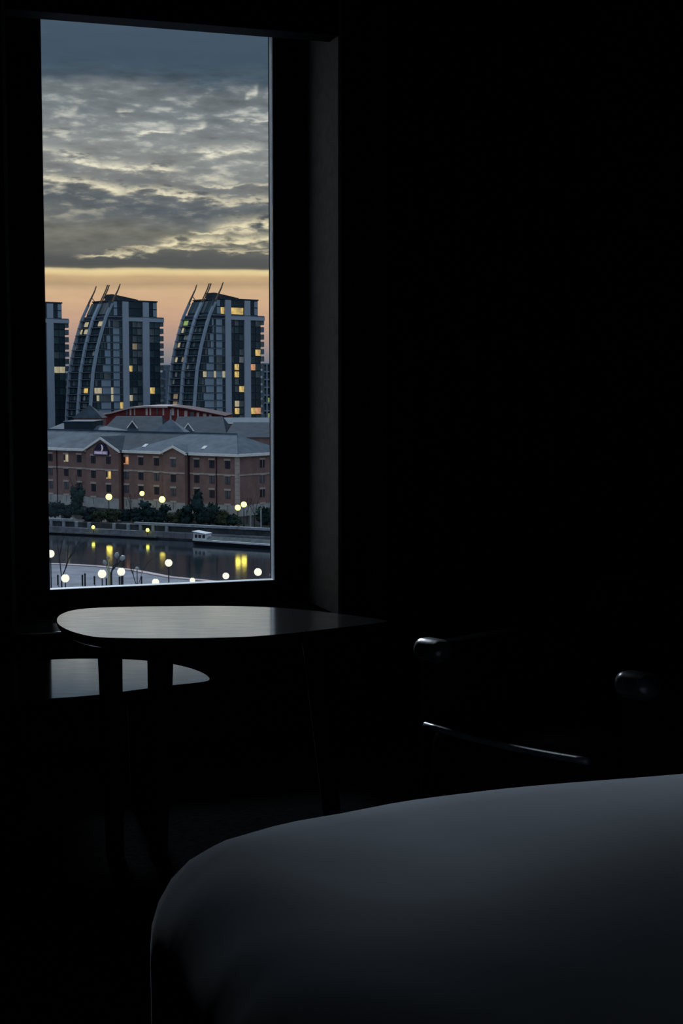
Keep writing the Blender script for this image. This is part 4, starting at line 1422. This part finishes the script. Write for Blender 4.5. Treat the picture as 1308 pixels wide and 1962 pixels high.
NG = 'lit globe lamps on the near promenade'
globe_lamp(97, 1061, 5.0, 15, 'lit globe lamp cut by the left window edge, highest of the near lamps', M_globe, NG)
globe_lamp(125, 1108, 4.6, 16, 'lit globe lamp near the lower left window corner', M_globe, NG)
globe_lamp(195.5, 1099.5, 4.6, 16.5, 'lit globe lamp just left of the light mast', M_globe, NG)
globe_lamp(232, 1095.5, 4.6, 15.5, 'lit globe lamp just right of the light mast', M_globe, NG)
globe_lamp(298, 1115.5, 4.4, 14, 'lit globe lamp touching the sill below the left yellow reflection', M_globe, NG)
globe_lamp(323, 1078.5, 4.8, 14.5, 'lit globe lamp right beside the left yellow reflection', M_globe, NG)
globe_lamp(368.5, 1112, 4.4, 10.5, 'smallest lit globe lamp low in the middle of the water', M_globe, NG)
globe_lamp(432.5, 1103.5, 4.6, 13, 'lit globe lamp just left of the double yellow reflection', M_globe, NG)
globe_lamp(494, 1096, 4.6, 15, 'lit globe lamp right of the double yellow reflection', M_globe, NG)
FG = 'lit globe lamps on the far quay'
globe_lamp(208.5, 952, 3.6, 12, 'lit yellow globe lamp in front of the sign gable', M_globef, FG)
globe_lamp(272, 945.5, 3.6, 9, 'lit yellow globe lamp between the two gables of the hotel', M_globef, FG)
globe_lamp(310.5, 957, 3.6, 12, 'lit yellow globe lamp at the left foot of the plain gable', M_globef, FG)
globe_lamp(455.5, 972.5, 3.55, 11, 'left and lower of the pair of lit lamps at the hotel corner', M_globef, FG)
globe_lamp(467, 966.5, 3.8, 11, 'right and higher of the pair of lit lamps at the hotel corner', M_globef, FG)
for px, py, lb in ((192, 1010, 'small greenish lamp on the quay edge under the sign gable'), (295.5, 1015.5, 'small yellow-green lamp on the quay edge above the long thin reflection')):
    s_ = s_of(px)
    q = Q(s_, -.5, 0)
    zc = at(px, py, q.y).z
    t = thing('quay_lamp', lb, 'lamp', (q.x, q.y, ZWA - .2), 0, 'small lamps on the quay edge')
    part('post', MB().tube([(0, 0, 0), (0, 0, zc - ZWA - .1)], .06, 8), M_post, t)
    part('globe', MB().ball((0, 0, zc - ZWA + .2), .3, 12, 8), M_globes, t, None, True)
# light mast on the near promenade; its yellow pieces model a lamp reflection
q = onz(212, 1185, ZGR)
kk = q.y / FPX
lm = thing('light_mast', 'mast with unlit spotlight heads between two globe lamps, its yellow pieces a lamp reflection built solid', 'light mast', q)
zz = lambda py: at(212, py, q.y).z - ZGR
xx = lambda px: (px - 212) * kk
part('pole', MB().tube([(xx(210), 0, 0), (xx(210), 0, zz(1095)), (xx(205), 0, zz(1085))], [.16, .14, .09], 8), M_streak, lm, 'yellow lamp reflection in the water, built as a pole')
part('pole', MB().tube([(xx(214), .1, 0), (xx(214), .1, zz(1098)), (xx(218), .1, zz(1086)), (xx(226), .1, zz(1078))], [.12, .1, .08, .05], 8), M_post, lm, 'dark pole')
part('arm', MB().tube([(xx(214.5), .1, zz(1094)), (xx(228), .1, zz(1080)), (xx(235), .1, zz(1072))], [.08, .06, .05], 6), M_post, lm)
part('arm', MB().tube([(xx(210), 0, zz(1092)), (xx(209), 0, zz(1076))], [.08, .05], 6), M_streak, lm)
for px, py, w, tilt_, m in ((225.5, 1063, 9, .5, M_shade), (236.5, 1069, 10, .8, M_shade), (208.5, 1068.5, 6, -.1, M_streak), (202, 1077.5, 8, -.5, M_shade)):
    c = Vector((xx(px), 0, zz(py)))
    d = Vector((math.sin(tilt_), -.2, math.cos(tilt_))).normalized()
    L_ = w * kk * .62
    part('spotlight_head', MB().tube([c - d * L_, c - d * L_ * .5, c + d * L_ * .3, c + d * L_], [L_ * .28, L_ * .75, L_ * .8, L_ * .15], 10), m, lm, None, True)
part('stub_arm', MB().tube([(xx(225.5), .05, zz(1070)), (xx(225.5), .05, zz(1080))], .05, 6), M_post, lm)
# small domed lamp right of the mast
q = onz(263.5, 1170, ZGR)
t = thing('domed_lamp', 'unlit lamp with a pale dome right of the light mast', 'street lamp', q)
zz2 = at(263.5, 1089.5, q.y).z - ZGR
part('post', MB().tube([(0, 0, 0), (0, 0, zz2)], .05, 8), M_post, t)
part('dome', MB().lathe([(.24, zz2 - .05), (.23, zz2 + .04), (.15, zz2 + .15), (.02, zz2 + .2)], 12), M_shade, t, None, True)
# unlit globe by the right window edge
q = onz(521, 1102, ZGR + 4.5)
t = thing('globe_lamp', 'dim unlit globe lamp at the lower right window edge', 'street lamp', (q.x, q.y, ZGR))
part('post', MB().tube([(0, 0, 0), (0, 0, 4.2)], .06, 8), M_post, t)
part('globe', MB().ball((0, 0, 4.5), .28, 12, 8), M_shade, t, None, True)
# slim bollard posts on the near promenade
for px, yt, yb, where in ((111, 1100, 1121, 'left of the lamp at the lower left window corner'), (158, 1100, 1122, 'left one of a close pair between two lamps'),
                          (163, 1097, 1123, 'right one of a close pair between two lamps'), (181, 1103, 1120, 'just left of the lamp beside the light mast'),
                          (204, 1107, 1124, 'between a lit lamp and the light mast poles'), (229, 1104, 1122, 'left one of two under the lamp right of the light mast'),
                          (235, 1102, 1122, 'right one of two under the lamp right of the light mast'), (271, 1103, 1122, 'alone to the right of the domed lamp')):
    q = onz(px, yb, ZGR)
    h = (yb - yt) * q.y / FPX
    tag(part('bollard', MB().lathe([(.10, 0), (.10, h * .82), (.13, h * .84), (.13, h * .88), (.09, h * .92), (.02, h)], 8, q), M_post, None),
        'slim dark post ' + where, 'bollard', 'slim posts on the near promenade')

# signpost poles by the hotel corner
for px, lb in ((480, 'slim pale pole right of the pair of lamps'), (500, 'grey pole between the slim pale pole and the window edge')):
    q = onz(px, 1010, ZGR)
    tag(part('pole', MB().lathe([(.16, 0), (.14, 3.1), (.18, 3.15), (.02, 3.25)], 8, q), M_pier, None), lb, 'pole')
sb = onz(490, 1009, ZGR)

# ---------------------------------------------------------------- narrow boat moored on the far side
b0 = onz(367, 1043, ZWA); b1 = onz(560, 1055.5, ZWA)
bd = (b1 - b0); BL = bd.length; bd.normalize()
boat = thing('narrow_boat', 'long narrow boat with a pale cabin moored along the far quay', 'boat', b0, math.atan2(bd.y, bd.x))


def hullring(x, w, z0, z1):
    return [(x, 1.1 - w, z1), (x, 1.1 - w * .7, z0), (x, 1.1 + w * .7, z0), (x, 1.1 + w, z1)]


hz = at(367, 1036, b0.y).z - ZWA
part('hull', MB().rings([hullring(0, .75, -.4, hz), hullring(.6, 1.05, -.4, hz), hullring(BL * .8, 1.1, -.4, hz * .95), hullring(BL, .5, -.2, hz * 1.1)]), M_hull, boat)
gz = .26
part('gunwale', MB().rings([[(x, 1.1 - w - .05, hz * s_), (x, 1.1 + w + .05, hz * s_), (x, 1.1 + w + .05, hz * s_ + gz), (x, 1.1 - w - .05, hz * s_ + gz)] for x, w, s_ in ((-.05, .75, 1), (.6, 1.05, 1), (BL * .8, 1.1, .95), (BL, .5, 1.1))]), M_boatw, boat)
cl = 31 * b0.y / FPX
ch_ = 14 * b0.y / FPX
cab = part('cabin', MB().hexa([(.1, .25, hz + gz), (cl, .2, hz + gz), (cl, 2.0, hz + gz), (.1, 2.0, hz + gz), (.1, .35, hz + gz + ch_), (cl - .15, .35, hz + gz + ch_ * .75), (cl - .15, 1.9, hz + gz + ch_ * .75), (.1, 1.9, hz + gz + ch_)]), M_boatw, boat)
part('cabin_roof', MB().hexa([(-.05, .15, hz + gz + ch_), (cl, .15, hz + gz + ch_ * .75), (cl, 2.05, hz + gz + ch_ * .75), (-.05, 2.05, hz + gz + ch_), (-.05, .15, hz + gz + ch_ + .1), (cl, .15, hz + gz + ch_ * .75 + .1), (cl, 2.05, hz + gz + ch_ * .75 + .1), (-.05, 2.05, hz + gz + ch_ + .1)]), M_boatw, cab)
for fx in (.27, .55, .85):
    unit('window', M_pane, cab, (cl * fx, .24, hz + gz + ch_ * .42), (.42, .12, ch_ * .45))
part('deck_cover', MB().rings([[(x, .3 + d_, hz + gz), (x, 1.9 - d_, hz + gz), (x, 1.1, hz + gz + hh_)] for x, d_, hh_ in ((cl + .1, 0, .5), (BL * .5, 0, .55), (BL * .82, 0, .5), (BL * .95, .5, .15))]), M_cover, boat)
